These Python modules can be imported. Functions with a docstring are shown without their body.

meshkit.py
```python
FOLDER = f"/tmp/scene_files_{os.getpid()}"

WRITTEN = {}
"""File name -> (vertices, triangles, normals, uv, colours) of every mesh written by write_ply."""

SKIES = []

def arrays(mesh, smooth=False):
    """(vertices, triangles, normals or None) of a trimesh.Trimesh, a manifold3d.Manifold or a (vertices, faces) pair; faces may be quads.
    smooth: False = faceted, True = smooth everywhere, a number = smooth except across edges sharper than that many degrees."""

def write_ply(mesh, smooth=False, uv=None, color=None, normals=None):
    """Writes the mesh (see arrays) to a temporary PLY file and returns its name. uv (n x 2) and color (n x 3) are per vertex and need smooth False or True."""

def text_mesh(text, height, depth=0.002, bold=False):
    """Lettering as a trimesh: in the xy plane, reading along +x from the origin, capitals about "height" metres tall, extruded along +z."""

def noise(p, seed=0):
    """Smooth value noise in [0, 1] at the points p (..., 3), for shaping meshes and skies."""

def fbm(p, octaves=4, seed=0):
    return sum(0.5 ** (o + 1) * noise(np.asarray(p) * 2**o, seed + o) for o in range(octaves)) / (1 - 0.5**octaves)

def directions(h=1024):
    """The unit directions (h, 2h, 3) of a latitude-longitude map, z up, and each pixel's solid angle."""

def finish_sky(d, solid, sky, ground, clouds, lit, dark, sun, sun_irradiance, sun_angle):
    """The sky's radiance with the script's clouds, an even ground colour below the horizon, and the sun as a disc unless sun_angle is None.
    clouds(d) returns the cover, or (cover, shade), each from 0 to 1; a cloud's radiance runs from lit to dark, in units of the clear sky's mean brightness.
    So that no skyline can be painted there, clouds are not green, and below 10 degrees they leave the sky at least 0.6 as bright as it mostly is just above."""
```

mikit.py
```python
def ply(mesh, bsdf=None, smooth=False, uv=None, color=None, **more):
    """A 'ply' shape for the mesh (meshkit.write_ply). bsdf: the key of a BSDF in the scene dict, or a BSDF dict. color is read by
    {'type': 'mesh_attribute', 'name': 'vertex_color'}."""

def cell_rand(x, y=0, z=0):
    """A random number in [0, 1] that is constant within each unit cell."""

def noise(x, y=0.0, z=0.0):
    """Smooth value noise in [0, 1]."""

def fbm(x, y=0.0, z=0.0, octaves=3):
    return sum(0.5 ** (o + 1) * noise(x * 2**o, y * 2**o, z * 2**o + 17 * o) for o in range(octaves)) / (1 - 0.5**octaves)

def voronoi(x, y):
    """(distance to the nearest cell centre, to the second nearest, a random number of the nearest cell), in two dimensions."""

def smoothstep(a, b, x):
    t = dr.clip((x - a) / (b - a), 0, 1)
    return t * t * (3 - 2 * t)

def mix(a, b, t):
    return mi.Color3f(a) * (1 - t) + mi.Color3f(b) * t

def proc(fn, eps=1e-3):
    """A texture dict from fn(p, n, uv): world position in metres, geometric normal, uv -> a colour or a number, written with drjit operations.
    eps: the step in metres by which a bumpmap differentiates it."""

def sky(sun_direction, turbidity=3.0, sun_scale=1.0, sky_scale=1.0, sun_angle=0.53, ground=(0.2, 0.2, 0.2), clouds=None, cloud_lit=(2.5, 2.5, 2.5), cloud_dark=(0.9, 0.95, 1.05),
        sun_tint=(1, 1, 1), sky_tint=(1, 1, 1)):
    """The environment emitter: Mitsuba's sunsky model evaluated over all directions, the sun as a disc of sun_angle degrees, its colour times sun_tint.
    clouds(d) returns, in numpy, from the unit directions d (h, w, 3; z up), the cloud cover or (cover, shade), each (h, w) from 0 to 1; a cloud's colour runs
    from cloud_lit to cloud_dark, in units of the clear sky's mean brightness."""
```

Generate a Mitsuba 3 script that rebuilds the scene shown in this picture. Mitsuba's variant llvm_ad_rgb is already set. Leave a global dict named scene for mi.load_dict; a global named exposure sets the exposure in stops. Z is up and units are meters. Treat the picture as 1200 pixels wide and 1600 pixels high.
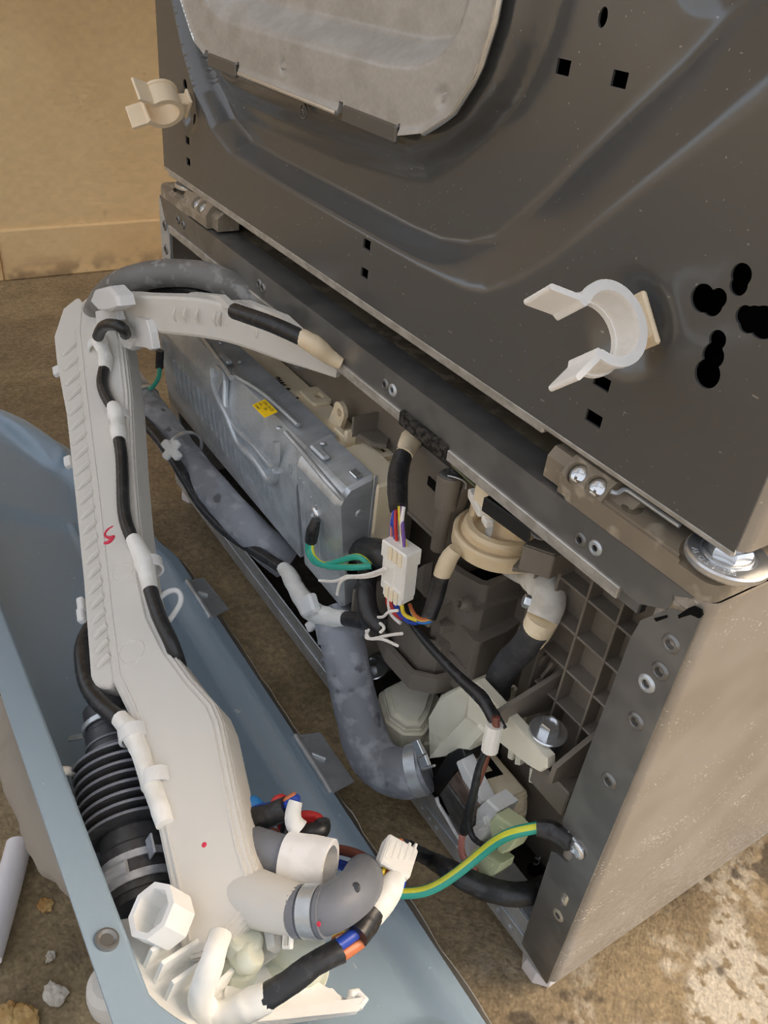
import math, random
import numpy as np, trimesh, manifold3d, shapely, drjit as dr
import mitsuba as mi, mikit, meshkit
from mikit import proc, noise, fbm, voronoi, smoothstep, mix, cell_rand
from shapely.geometry import Polygon, LineString, Point, box as sbox
from scipy.interpolate import CubicSpline
T = mi.ScalarTransform4f
rng = np.random.default_rng(7)
random.seed(7)

# ---------------------------------------------------------------- camera, sky, exposure
F = 1285.180
C = np.array([0.8261, -0.28753, 0.58341])
R = np.array([[0.535842, 0.838962, 0.094949], [0.522817, -0.241396, -0.817552], [-0.662975, 0.487719, -0.567974]])      # rows: right, down, forward
M = np.eye(4); M[:3, 0], M[:3, 1], M[:3, 2], M[:3, 3] = -R[0], -R[1], R[2], C
scene, labels = {}, {}
scene['camera'] = {'type': 'perspective', 'fov': 2 * math.degrees(math.atan(600 / F)), 'fov_axis': 'x', 'near_clip': 0.01, 'far_clip': 100.0, 'to_world': T(M.tolist())}
exposure = 2.6
def cloud(d):
    n = meshkit.fbm(d * [2.5, 2.5, 4.0] + 3.1, 4, 5)
    return np.clip(0.72 + 0.8 * (n - 0.5), 0, 1), np.clip(0.3 + 1.2 * (n - 0.5), 0, 1)
scene['sky'] = mikit.sky([0.40, 0.58, 0.72], turbidity=3.0, sun_scale=0.40, sky_scale=1.35, sun_angle=34, ground=(0.30, 0.27, 0.23), clouds=cloud,
                         cloud_lit=(1.85, 1.8, 1.72), cloud_dark=(0.96, 0.96, 0.97), sun_tint=(1.0, 0.95, 0.90), sky_tint=(1.02, 1.0, 0.99))

# ---------------------------------------------------------------- helpers
def P(px, py, d=None, x=None, y=None, z=None):
    """the point that a pixel of the 1200x1600 photograph shows, at the depth d or on the plane x, y or z = value"""
    v = np.array([(px - 600) / F, (py - 800) / F, 1.0]) @ R
    for k, val in ((0, x), (1, y), (2, z)):
        if val is not None: d = (val - C[k]) / v[k]
    return C + d * v
def PD(pts, d=None, **k):
    out = []
    for p in pts:
        out.append(P(p[0], p[1], d=p[2]) if len(p) > 2 else P(p[0], p[1], d=d, **k))
    return np.array(out)
used = {}
def nm(key):
    if key not in used: used[key] = 0; return key
    used[key] += 1
    return '%s_%03d' % (key, used[key])
def obj(key, mesh, mat, label=None, cat=None, group=None, smooth=30, kind=None):
    key = key if key in labels and key not in scene else nm(key)
    if isinstance(mesh, list): mesh = cat_(mesh)
    scene[key] = mikit.ply(mesh, mat, smooth=smooth)
    tag(key, label, cat, group, kind)
    return key
def tag(key, label=None, cat=None, group=None, kind=None):
    d = {k: v for k, v in (('label', label), ('category', cat), ('group', group), ('kind', kind)) if v}
    if d: labels[key] = {**labels.get(key, {}), **d}
def thing(name, label, cat, group=None):
    key = nm(name); tag(key, label, cat, group)
    return key
def tm(m):
    if isinstance(m, manifold3d.Manifold):
        g = m.to_mesh(); return trimesh.Trimesh(np.array(g.vert_properties[:, :3]), np.array(g.tri_verts), process=False)
    return m
def mf(m):
    m = tm(m).copy(); m.merge_vertices()
    return manifold3d.Manifold(manifold3d.Mesh(np.array(m.vertices, np.float32), np.array(m.faces, np.uint32)))
def cat_(ms): return trimesh.util.concatenate([tm(m) for m in ms])
def nrm(v): v = np.asarray(v, float); return v / np.linalg.norm(v)
def frame(o, z, x=None):
    z = nrm(z); x = np.array([1.0, 0, 0]) if x is None else np.asarray(x, float)
    if abs(nrm(x) @ z) > 0.99: x = np.array([0, 1.0, 0.1])
    x = nrm(x - (x @ z) * z); A = np.eye(4); A[:3, 0], A[:3, 1], A[:3, 2], A[:3, 3] = x, np.cross(z, x), z, o
    return A
def mov(m, A):
    m = tm(m).copy(); m.apply_transform(A); return m
def at(m, o, z=(0, 0, 1), x=None): return mov(m, frame(o, z, x))
def cbox(sx, sy, sz, c=0.001):
    """box centred on the origin with chamfered edges"""
    h = np.array([sx, sy, sz]) / 2; c = min(c, h.min() * 0.9); v = []
    for s in np.ndindex(2, 2, 2):
        s = np.array(s) * 2 - 1
        for k in range(3):
            q = h - c; q[k] = h[k]; v.append(s * q)
    return trimesh.convex.convex_hull(np.array(v))
def hullpts(v): return trimesh.convex.convex_hull(np.asarray(v, float))
def bx(x0, x1, y0, y1, z0, z1, c=0.001):
    m = cbox(abs(x1 - x0), abs(y1 - y0), abs(z1 - z0), c); m.apply_translation([(x0 + x1) / 2, (y0 + y1) / 2, (z0 + z1) / 2]); return m
def spl(pts, n=8):
    p = np.asarray(pts, float)
    if len(p) == 2: return np.linspace(p[0], p[1], n + 1)
    t = np.concatenate([[0], np.cumsum(np.linalg.norm(np.diff(p, axis=0), axis=1) ** 0.6)])
    return CubicSpline(t, p, bc_type='natural')(np.linspace(0, t[-1], n * (len(p) - 1) + 1))
def frames(c):
    t = np.gradient(c, axis=0); t /= np.linalg.norm(t, axis=1, keepdims=True)
    u = np.zeros_like(c); a = np.array([0, 0, 1.0]) if abs(t[0, 2]) < 0.9 else np.array([1.0, 0, 0])
    for i in range(len(c)):
        a = nrm(a - (a @ t[i]) * t[i]); u[i] = a
    return t, u, np.cross(t, u)
def sweep(c, prof, r=None, cap=True):
    """a closed 2-D profile (k x 2) along the polyline c, scaled by r"""
    t, u, w = frames(c); prof = np.asarray(prof, float); k, n = len(prof), len(c)
    r = np.ones(n) if r is None else np.broadcast_to(r, (n,))
    v = c[:, None] + r[:, None, None] * (prof[None, :, :1] * u[:, None] + prof[None, :, 1:] * w[:, None])
    i, j = np.meshgrid(np.arange(n - 1), np.arange(k), indexing='ij')
    q = np.stack([i * k + j, i * k + (j + 1) % k, (i + 1) * k + (j + 1) % k, (i + 1) * k + j], -1).reshape(-1, 4)
    f = np.vstack([q[:, [0, 1, 2]], q[:, [0, 2, 3]]]); v = v.reshape(-1, 3)
    if cap:
        v = np.vstack([v, c[0], c[-1]]); a = np.arange(k); b = (a + 1) % k
        f = np.vstack([f, np.stack([b, a, a * 0 + n * k], 1), np.stack([a, b, a * 0 + n * k + 1], 1) + np.where(np.arange(3) < 2, (n - 1) * k, 0)])
    return trimesh.Trimesh(v, f, process=False)
def circ(n=12, e=1.0): a = np.arange(n) / n * 2 * np.pi; return np.stack([np.cos(a), np.sin(a) * e], 1)
def tube(pts, r, n=8, k=12, smooth=True, wob=0.0, seed=0, cap=True):
    c = spl(pts, n) if smooth else np.asarray(pts, float)
    rr = np.interp(np.linspace(0, 1, len(c)), np.linspace(0, 1, len(r)), r) if np.ndim(r) else np.full(len(c), float(r))
    m = sweep(c, circ(k), rr, cap)
    if wob:
        v = np.array(m.vertices); nn = np.array(m.vertex_normals); s = 1 / max(np.mean(rr), 1e-4)
        m = trimesh.Trimesh(v + nn * (wob * (meshkit.fbm(v * s * 0.8 + seed * 7.3, 3, seed) - 0.5))[:, None], m.faces, process=False)
    return m
def pipe(pts, r, wall=0.002, **k):
    """a hollow tube, open at both ends"""
    a = tube(pts, r, cap=False, **k); b = tube(pts, np.asarray(r) - wall, cap=False, **k); b.invert()
    kk = k.get('k', 12); n = len(a.vertices); i = np.arange(kk); j = (i + 1) % kk; L = n - kk
    rim = np.vstack([np.stack([i, n + i, j], 1), np.stack([j, n + i, n + j], 1), np.stack([L + i, L + j, n + L + i], 1), np.stack([L + j, n + L + j, n + L + i], 1)])
    return trimesh.Trimesh(np.vstack([a.vertices, b.vertices]), np.vstack([a.faces, b.faces + n, rim]), process=False)
def lathe(prof, n=32, closed=False):
    prof = np.asarray(prof, float); a = np.arange(n) / n * 2 * np.pi; k = len(prof)
    v = np.stack([prof[None, :, 0] * np.cos(a)[:, None], prof[None, :, 0] * np.sin(a)[:, None], np.broadcast_to(prof[None, :, 1], (n, k))], -1).reshape(-1, 3)
    i, j = np.meshgrid(np.arange(n), np.arange(k if closed else k - 1), indexing='ij'); i2 = (i + 1) % n; j2 = (j + 1) % k
    q = np.stack([i * k + j, i2 * k + j, i2 * k + j2, i * k + j2], -1).reshape(-1, 4)
    m = trimesh.Trimesh(v, np.vstack([q[:, [0, 1, 2]], q[:, [0, 2, 3]]]), process=False)
    m.merge_vertices(); m.update_faces(m.nondegenerate_faces())
    return m
def ext(poly, h):
    """polygon in xy extruded 0..h along z"""
    if not isinstance(poly, Polygon) and not hasattr(poly, 'geoms'): poly = Polygon(poly)
    poly = poly.buffer(0)
    return cat_([trimesh.creation.extrude_polygon(g, h, engine='earcut') for g in getattr(poly, 'geoms', [poly])])
YM = np.array([[1, 0, 0, 0], [0, 0, 1, 0], [0, 1, 0, 0], [0, 0, 0, 1.0]])
def slab_y(poly, y0, y1):
    """polygon in (x, z) between y0 < y1"""
    m = ext(poly, y1 - y0); m.apply_transform(YM); m.apply_translation([0, y0, 0])
    if m.volume < 0: m.invert()
    return m
def slab_x(poly, x0, x1):
    """polygon in (y, z) between x0 < x1"""
    m = ext(poly, x1 - x0); m.apply_transform(np.array([[0, 0, 1, 0], [1, 0, 0, 0], [0, 1, 0, 0], [0, 0, 0, 1.0]])); m.apply_translation([x0, 0, 0]); return m
def rpoly(pts, r):
    p = Polygon(pts).buffer(0); q = p.buffer(-r)
    return p if q.is_empty else q.buffer(2 * r, quad_segs=6).buffer(-r, quad_segs=6)
def rrect(x0, x1, y0, y1, r=0.002): return sbox(x0 + r, y0 + r, x1 - r, y1 - r).buffer(r, quad_segs=5)
def disc(x, z, r): return Point(x, z).buffer(r, quad_segs=8)
def minus(a, *bs):
    a = mf(a) if not isinstance(a, manifold3d.Manifold) else a
    for b in bs: a = a - (mf(b) if not isinstance(b, manifold3d.Manifold) else b)
    return a
def union(*ms):
    return manifold3d.Manifold.batch_boolean([mf(m) if not isinstance(m, manifold3d.Manifold) else m for m in ms], manifold3d.OpType.Add)
def hexhead(r, h, c=0.15):
    a = np.arange(6) / 6 * 2 * np.pi; v = []
    for zz, rr in ((0, r), (h * 0.8, r), (h, r * (1 - c))): v += [[rr * np.cos(q), rr * np.sin(q), zz] for q in a]
    return hullpts(v)
def hexbolt(r, h):
    """flanged hex bolt standing on z = 0"""
    m = minus(hexhead(r, h), trimesh.creation.cylinder(r * 0.55, h * 0.3, sections=16).apply_translation([0, 0, h]))
    return cat_([lathe([(0, 0), (r * 1.9, 0), (r * 1.95, h * .1), (r * 1.85, h * .18), (r * 1.0, h * .26), (0, h * .26)], 24), m])
def screwhead(r, h):
    """pan head with a cross recess, standing on z = 0"""
    a = lathe([(0, 0), (r, 0), (r, h * .35), (r * .9, h * .65), (r * .65, h * .9), (r * .3, h), (0, h)], 24)
    s = [cbox(r * 1.25, r * .32, h * 1.3, 0.0001).apply_translation([0, 0, h]), cbox(r * .32, r * 1.25, h * 1.3, 0.0001).apply_translation([0, 0, h])]
    return minus(a, *s)
def boss(r, ri, h):
    """a ring pressed up around a hole"""
    return lathe([(ri, -h), (ri, h * .7), (ri * 1.15, h), (r * .8, h), (r, h * .4), (r * 1.05, 0), (r * 1.05, -h * .5)], 20)

# ---------------------------------------------------------------- materials
def C3(*c): return {'type': 'rgb', 'value': list(c)}
def pr(key, col, rough=0.5, metal=0.0, spec=0.5, cc=0.0, ccg=0.9, bump=None, bs=None, two=True, **k):
    b = {'type': 'principled', 'base_color': col if isinstance(col, dict) else C3(*col), 'roughness': rough, 'metallic': metal, 'specular': spec, **k}
    if cc: b.update(clearcoat=cc, clearcoat_gloss=ccg)
    if bump is not None: b = {'type': 'bumpmap', 'arbitrary': bump, 'scale': bs or 1.0, 'bsdf': b}
    scene[key] = {'type': 'twosided', 'bsdf': b} if two else b
def tint(a, b, s, lo=.35, hi=.65, oc=3, s3=None):
    def fn(p, n, uv):
        return mix(a, b, smoothstep(lo, hi, fbm(p.x * s, p.y * (s3 or s), p.z * s, oc)))
    return proc(fn)

def floor_fn(p, n, uv):
    big = fbm(p.x * 3, p.y * 3, 1.0, 3); med = fbm(p.x * 14, p.y * 14, 2.0, 4); fine = fbm(p.x * 260, p.y * 260, 3.0, 2); grit = noise(p.x * 700, p.y * 700, 1.0)
    c = mix((.195, .148, .085), (.285, .22, .13), smoothstep(.3, .7, med))
    c = mix(c, (.22, .17, .11), smoothstep(.5, .75, big) * .55)
    c = c * (0.72 + 0.56 * fine)
    c = mix(c, (.10, .075, .05), smoothstep(.62, .85, fbm(p.x * 60, p.y * 60, 5.0, 3)) * .35)       # dark stains
    lime = smoothstep(.46, .64, fbm(p.x * 28, p.y * 28, 8.0, 4)) * smoothstep(.62, .74, p.x) * smoothstep(.50, .10, p.y) # white spills near the corner
    lime = lime * smoothstep(.25, .55, fbm(p.x * 170, p.y * 170, 4.0, 3))
    c = mix(c, (.68, .64, .55), lime * .55)
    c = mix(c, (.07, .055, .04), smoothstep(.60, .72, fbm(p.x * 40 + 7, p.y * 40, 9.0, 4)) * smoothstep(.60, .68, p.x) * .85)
    return c * (0.85 + 0.3 * grit)
def floor_b(p, n, uv): return fbm(p.x * 160, p.y * 160, 0.0, 3) + .5 * noise(p.x * 600, p.y * 600, 0.0)
pr('m_floor', proc(floor_fn), .85, spec=.3, bump=proc(floor_b, 1e-4), bs=.0010)
def wall_fn(p, n, uv):
    a = fbm(p.x * 4, p.y * 4, p.z * 4, 3); b = fbm(p.x * 90, p.y * 90, p.z * 90, 3)
    c = mix((.62, .44, .235), (.70, .52, .29), smoothstep(.3, .7, a)) * (.92 + .16 * b)
    c = mix(c, (.25, .17, .09), smoothstep(.78, .9, fbm(p.x * 30, p.y * 30, p.z * 30, 2)) * .3)
    return mix(c, (.30, .21, .12), smoothstep(.05, .0, p.z) * smoothstep(.4, .6, fbm(p.x * 25, p.y * 25, p.z * 25, 3)))
pr('m_wall', proc(wall_fn), .9, spec=.2, bump=proc(lambda p, n, uv: fbm(p.x * 220, p.y * 220, p.z * 220, 3), 1e-4), bs=.0015)
pr('m_far', (.52, .47, .39), .9, spec=.2)
pr('m_ceiling', (.74, .73, .71), .9, spec=.2)

def paint(p, n, uv):
    d = smoothstep(.60, .78, fbm(p.x * 9, p.y * 9, p.z * 9, 4)); sp = smoothstep(.93, .97, noise(p.x * 420, p.y * 420, p.z * 420))
    return mix(mix((.105, .105, .103), (.125, .124, .121), d), (.42, .40, .36), sp * .5)
pr('m_dark_paint', proc(paint), .17, metal=.3, spec=.6, cc=1.0, ccg=.95)
pr('m_dark_steel', tint((.15, .148, .142), (.20, .195, .185), 40), .30, metal=.55, spec=.6, cc=.7, ccg=.9)
def side(p, n, uv):
    low = smoothstep(.16, .02, p.z); f = fbm(p.x * 300, p.y * 300, p.z * 300, 2); s = smoothstep(.72, .80, noise(p.x * 700, p.y * 700, p.z * 700) * .6 + fbm(p.x * 40, p.y * 40, p.z * 40, 2) * .4 + low * .05) * .8
    c = mix((.35, .31, .26), (.41, .375, .33), smoothstep(.35, .7, fbm(p.x * 18, p.y * 18, p.z * 18, 3)))
    c = mix(c, (.44, .42, .39), low * smoothstep(.35, .7, f) * .6)
    return mix(c, (.80, .77, .70), s * .8)
pr('m_side_paint', proc(side), .38, metal=.35, spec=.6, cc=.5, ccg=.75)
def galv(a, b, s=70):
    def fn(p, n, uv): return mix(a, b, smoothstep(.3, .7, fbm(p.x * s, p.y * s, p.z * s, 3))) * (.95 + .1 * noise(p.x * 500, p.y * 60, p.z * 500))
    return proc(fn)
pr('m_galv', galv((.46, .49, .51), (.56, .59, .61)), .34, metal=.55)
pr('m_cover_galv', galv((.40, .39, .365), (.46, .45, .43), 50), .36, metal=.35)
pr('m_zinc', (.74, .76, .78), .26, metal=.88)
pr('m_strip', galv((.42, .40, .36), (.55, .53, .49), 120), .45, metal=.6)
def dusty(a, b, c, s=30):
    def fn(p, n, uv):
        k = mix(a, b, smoothstep(.35, .65, fbm(p.x * s, p.y * s, p.z * s, 3)))
        return mix(k, c, smoothstep(.52, .72, fbm(p.x * s * 4, p.y * s * 4, p.z * s * 4, 3)))
    return proc(fn)
pr('m_bronze_plastic', dusty((.20, .165, .12), (.25, .205, .15), (.33, .28, .21)), .55)
pr('m_deck', dusty((.10, .08, .055), (.15, .12, .08), (.20, .16, .11)), .6, metal=.2)
pr('m_tub', tint((.165, .142, .114), (.195, .168, .137), 18), .40, spec=.5)
pr('m_black', (.012, .012, .012), .45)
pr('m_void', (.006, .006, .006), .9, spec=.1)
pr('m_black_base', dusty((.03, .026, .022), (.045, .04, .033), (.07, .06, .05)), .5)
pr('m_foam', tint((.02, .019, .017), (.06, .055, .05), 400), .95, spec=.1)
pr('m_cream', tint((.80, .68, .47), (.85, .74, .54), 30), .42, spec=.45)
pr('m_cream_dark', tint((.66, .52, .32), (.74, .60, .40), 30), .38, spec=.45)
pr('m_moulded', tint((.76, .72, .58), (.82, .78, .65), 12), .38, spec=.5)
pr('m_white', tint((.74, .74, .72), (.80, .80, .78), 40), .35, spec=.5)
pr('m_clip_white', (.84, .82, .78), .35)
pr('m_clip_cream', (.80, .66, .46), .4)
pr('m_sleeve', tint((.72, .71, .66), (.82, .81, .77), 60), .5)
pr('m_sleeve_cream', tint((.66, .54, .36), (.74, .62, .44), 60), .5)
pr('m_tape', dusty((.014, .014, .015), (.022, .022, .023), (.03, .03, .032), 60), .36)
pr('m_rubber', dusty((.038, .038, .041), (.05, .05, .054), (.055, .055, .06), 60), .45)
pr('m_yellow', (.95, .62, .01), .5)
pr('m_ink', (.02, .02, .02), .6)
def hosef(p, n, uv):
    a = fbm(p.x * 25, p.y * 25, p.z * 25, 4); b = fbm(p.x * 110, p.y * 110, p.z * 110, 3)
    c = mix((.21, .22, .245), (.29, .305, .34), smoothstep(.35, .65, a))
    c = mix(c, (.44, .455, .49), smoothstep(.45, .75, b) * .6)
    return mix(c, (.08, .08, .085), smoothstep(.72, .80, fbm(p.x * 60 + 3, p.y * 60, p.z * 60, 3)) * .8)
pr('m_hose', proc(hosef), .6, spec=.35)
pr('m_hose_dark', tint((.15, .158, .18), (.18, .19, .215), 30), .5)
def panel(p, n, uv):
    c = mix((.26, .35, .435), (.29, .38, .465), fbm(p.x * 10, p.y * 10, p.z * 10, 2))
    return mix(c, (.62, .64, .66), smoothstep(.94, .97, noise(p.x * 260, p.y * 260, p.z * 260)) * .6)
pr('m_blue_panel', proc(panel), .30, metal=.1, spec=.6, cc=.6, ccg=.85)
pr('m_felt', tint((.60, .57, .50), (.72, .69, .62), 120), .95, spec=.1)
pr('m_felt_white', tint((.78, .77, .75), (.86, .85, .84), 120), .95, spec=.1)
for k, c in (('red', (.50, .03, .03)), ('blue', (.02, .06, .38)), ('lightblue', (.03, .22, .60)), ('green', (.02, .33, .25)), ('yellow_wire', (.78, .60, .05)), ('orange', (.55, .16, .06)), ('brown', (.17, .055, .035)), ('pink', (.55, .22, .18)), ('white_wire', (.80, .76, .70)), ('purple', (.16, .08, .30))):
    pr('m_' + k, c, .38)
def gy(p, n, uv): return mix((.03, .36, .27), (.72, .72, .06), smoothstep(.80, .87, uv.x))
pr('m_green_yellow', proc(gy), .38)
def trans(key, c, t=.35, rough=.35):
    """milky polyethylene: part of the light goes through"""
    scene[key] = {'type': 'principledthin', 'base_color': C3(*c), 'roughness': rough, 'diff_trans': 2 * t, 'spec_trans': 0.0, 'eta': 1.45}
trans('m_milky', (.80, .775, .72), .22); trans('m_milky_clear', (.90, .90, .89), .25, .22); trans('m_milky_green', (.80, .82, .70), .18); trans('m_bag', (.50, .45, .38), .4, .4)
pr('m_connector', (.80, .77, .70), .42)
trans('m_conn_green', (.68, .72, .46), .3)
pr('m_core', tint((.10, .10, .10), (.16, .155, .15), 200), .45, metal=.6)
pr('m_rust', tint((.13, .09, .07), (.20, .15, .12), 80), .6, metal=.4)
pr('m_leaf', tint((.32, .17, .05), (.45, .30, .12), 80), .7)
pr('m_stone', tint((.36, .32, .26), (.50, .46, .40), 60), .85)
pr('m_pipe', (.62, .60, .62), .4)
pr('m_redink', (.62, .03, .07), .5)
pr('m_pcb', (.16, .17, .09), .4)
pr('m_hose_brown', dusty((.13, .127, .12), (.18, .175, .165), (.25, .245, .235), 30), .55)

# ---------------------------------------------------------------- the setting
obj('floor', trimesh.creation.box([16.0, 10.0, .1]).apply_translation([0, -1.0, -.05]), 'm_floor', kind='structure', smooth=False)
xw = -0.79
obj('wall_left', trimesh.creation.box([.12, 3.9, 2.6]).apply_translation([xw - .06, 1.25, 1.3]), 'm_wall', kind='structure', smooth=False)
yy = [-.70, -.03, .9, 2.0, 3.2]
for a, b in zip(yy[:-1], yy[1:]):       # the low board along the foot of the wall, in lengths
    obj('trim_1' if a < -.5 else 'trim_1__board', bx(xw - .02, xw + .006, a + .0015, b - .0015, .0, .092 + .001 * rng.random(), .003), 'm_wall', kind='structure' if a < -.5 else None)

# the garage: ceiling, open towards +x and behind the camera
obj('ceiling', trimesh.creation.box([2.25, 3.9, .10]).apply_translation([xw - .12 + 1.125, 1.25, 2.50]), 'm_ceiling', kind='structure', smooth=False)
obj('wall_back', trimesh.creation.box([16, .2, 1.7]).apply_translation([0, -6.0, .85]), 'm_far', kind='structure', smooth=False)  # unseen far wall outdoors, added to dim the bright horizon in reflections

# ---------------------------------------------------------------- washing machine
W, S, ZB, ZT = 0.686, 0.005, 0.3804, 1.30
wm = thing('washing_machine', 'dark grey washing machine seen from its embossed back, standing on the open pedestal', 'washing machine')
outer = Polygon([(.028, 1.15), (.028, .60), (.044, .525), (.064, .490), (.090, .460), (.123, .440), (.162, .4285), (.22, .4265), (.44, .4265), (.478, .4268), (.497, .430), (.514, .439), (.528, .449), (.545, .464), (.584, .504), (.629, .549), (.655, .585), (.662, .62), (.662, 1.15)]).buffer(-.008).buffer(.008)
inner = Polygon([(.040, 1.13), (.040, .60), (.055, .53), (.074, .497), (.098, .470), (.128, .451), (.165, .440), (.22, .4385), (.40, .4385), (.430, .4405), (.455, .447), (.476, .458), (.508, .491), (.54, .527), (.570, .560), (.594, .592), (.60, .63), (.60, 1.13)]).buffer(-.008).buffer(.008)
foot = Polygon([(.047, 1.10), (.047, .60), (.060, .53), (.080, .490), (.10, .467), (.14, .452), (.20, .4485), (.31, .4535), (.389, .462), (.413, .467), (.432, .480), (.459, .502), (.476, .522), (.489, .548), (.496, .58), (.496, 1.10)]).buffer(-.008).buffer(.008)
cov = Polygon([(.052, 1.05), (.052, .60), (.060, .567), (.080, .5285), (.105, .503), (.138, .4925), (.405, .4925), (.432, .4995), (.455, .513), (.471, .534), (.478, .558), (.480, .60), (.480, 1.05)]).buffer(-.01).buffer(.01)
plat = cov.buffer(.003)
nx, nz = 271, 400
gx, gz = np.meshgrid(np.linspace(0.0035, W - .0035, nx), ZB + .0035 + (ZT - ZB - .007) * (np.linspace(0, 1, nz) ** 1.35), indexing='ij')
pts = shapely.points(gx.ravel(), gz.ravel())
def sd(poly): d = shapely.distance(poly.exterior, pts); return np.where(shapely.contains(poly, pts), -d, d)
dO, dI, dF, dK = sd(outer), sd(inner), sd(foot), sd(plat)
ss = lambda t: np.clip(t, 0, 1) ** 2 * (3 - 2 * np.clip(t, 0, 1))
D = .019
t1 = np.where(dO > 0, 0, np.where(dI < 0, 1, -dO / np.maximum(-dO + dI, 1e-9)))
t2 = np.where(dF > 0, 0, np.where(dK < 0, 1, -dF / np.maximum(-dF + dK, 1e-9)))
xx, zz = gx.ravel(), gz.ravel()
ln_ = lambda t, k=.22: np.where(t < k, t * t / (2 * k), np.where(t > 1 - k, 1 - k - (1 - t) ** 2 / (2 * k), t - k / 2)) / (1 - k)
dep = D * ln_(np.clip(t1, 0, 1)) - .016 * ss(t2) + .0025 * np.exp(-((t2 - .45) / .16) ** 2) * (dF < 0) * (zz < .52)
def dimple(x, z, r, h): return h * ss(1.35 - np.hypot(xx - x, zz - z) / r)
for x, z, r, h in ((.5965, .4525, .021, .006), (.071, .4455, .015, .005), (.574, .592, .017, .005)): dep += dimple(x, z, r, h)
yv = S + dep
top = np.stack([xx, yv, zz], 1); bot = top + [0, .0014, 0]
def grid_solid(top, bot, nx, nz):
    i, j = np.meshgrid(np.arange(nx - 1), np.arange(nz - 1), indexing='ij')
    q = np.stack([i * nz + j, (i + 1) * nz + j, (i + 1) * nz + j + 1, i * nz + j + 1], -1).reshape(-1, 4); N = nx * nz
    ring = np.concatenate([np.arange(nx) * nz, (nx - 1) * nz + np.arange(1, nz), np.arange(nx - 2, -1, -1) * nz + nz - 1, np.arange(nz - 2, 0, -1)])
    r2 = np.roll(ring, -1)
    f = np.vstack([q[:, [0, 1, 2]], q[:, [0, 2, 3]], q[:, [0, 2, 1]] + N, q[:, [0, 3, 2]] + N, np.stack([ring, ring + N, r2], 1), np.stack([r2, ring + N, r2 + N], 1)])
    m = trimesh.Trimesh(np.vstack([top, bot]), f, process=False)
    if m.volume < 0: m.invert()
    return m
rp = mf(grid_solid(top, bot, nx, nz))
def hole(poly): return slab_y(poly, -.03, .06)
holes = []
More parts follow.
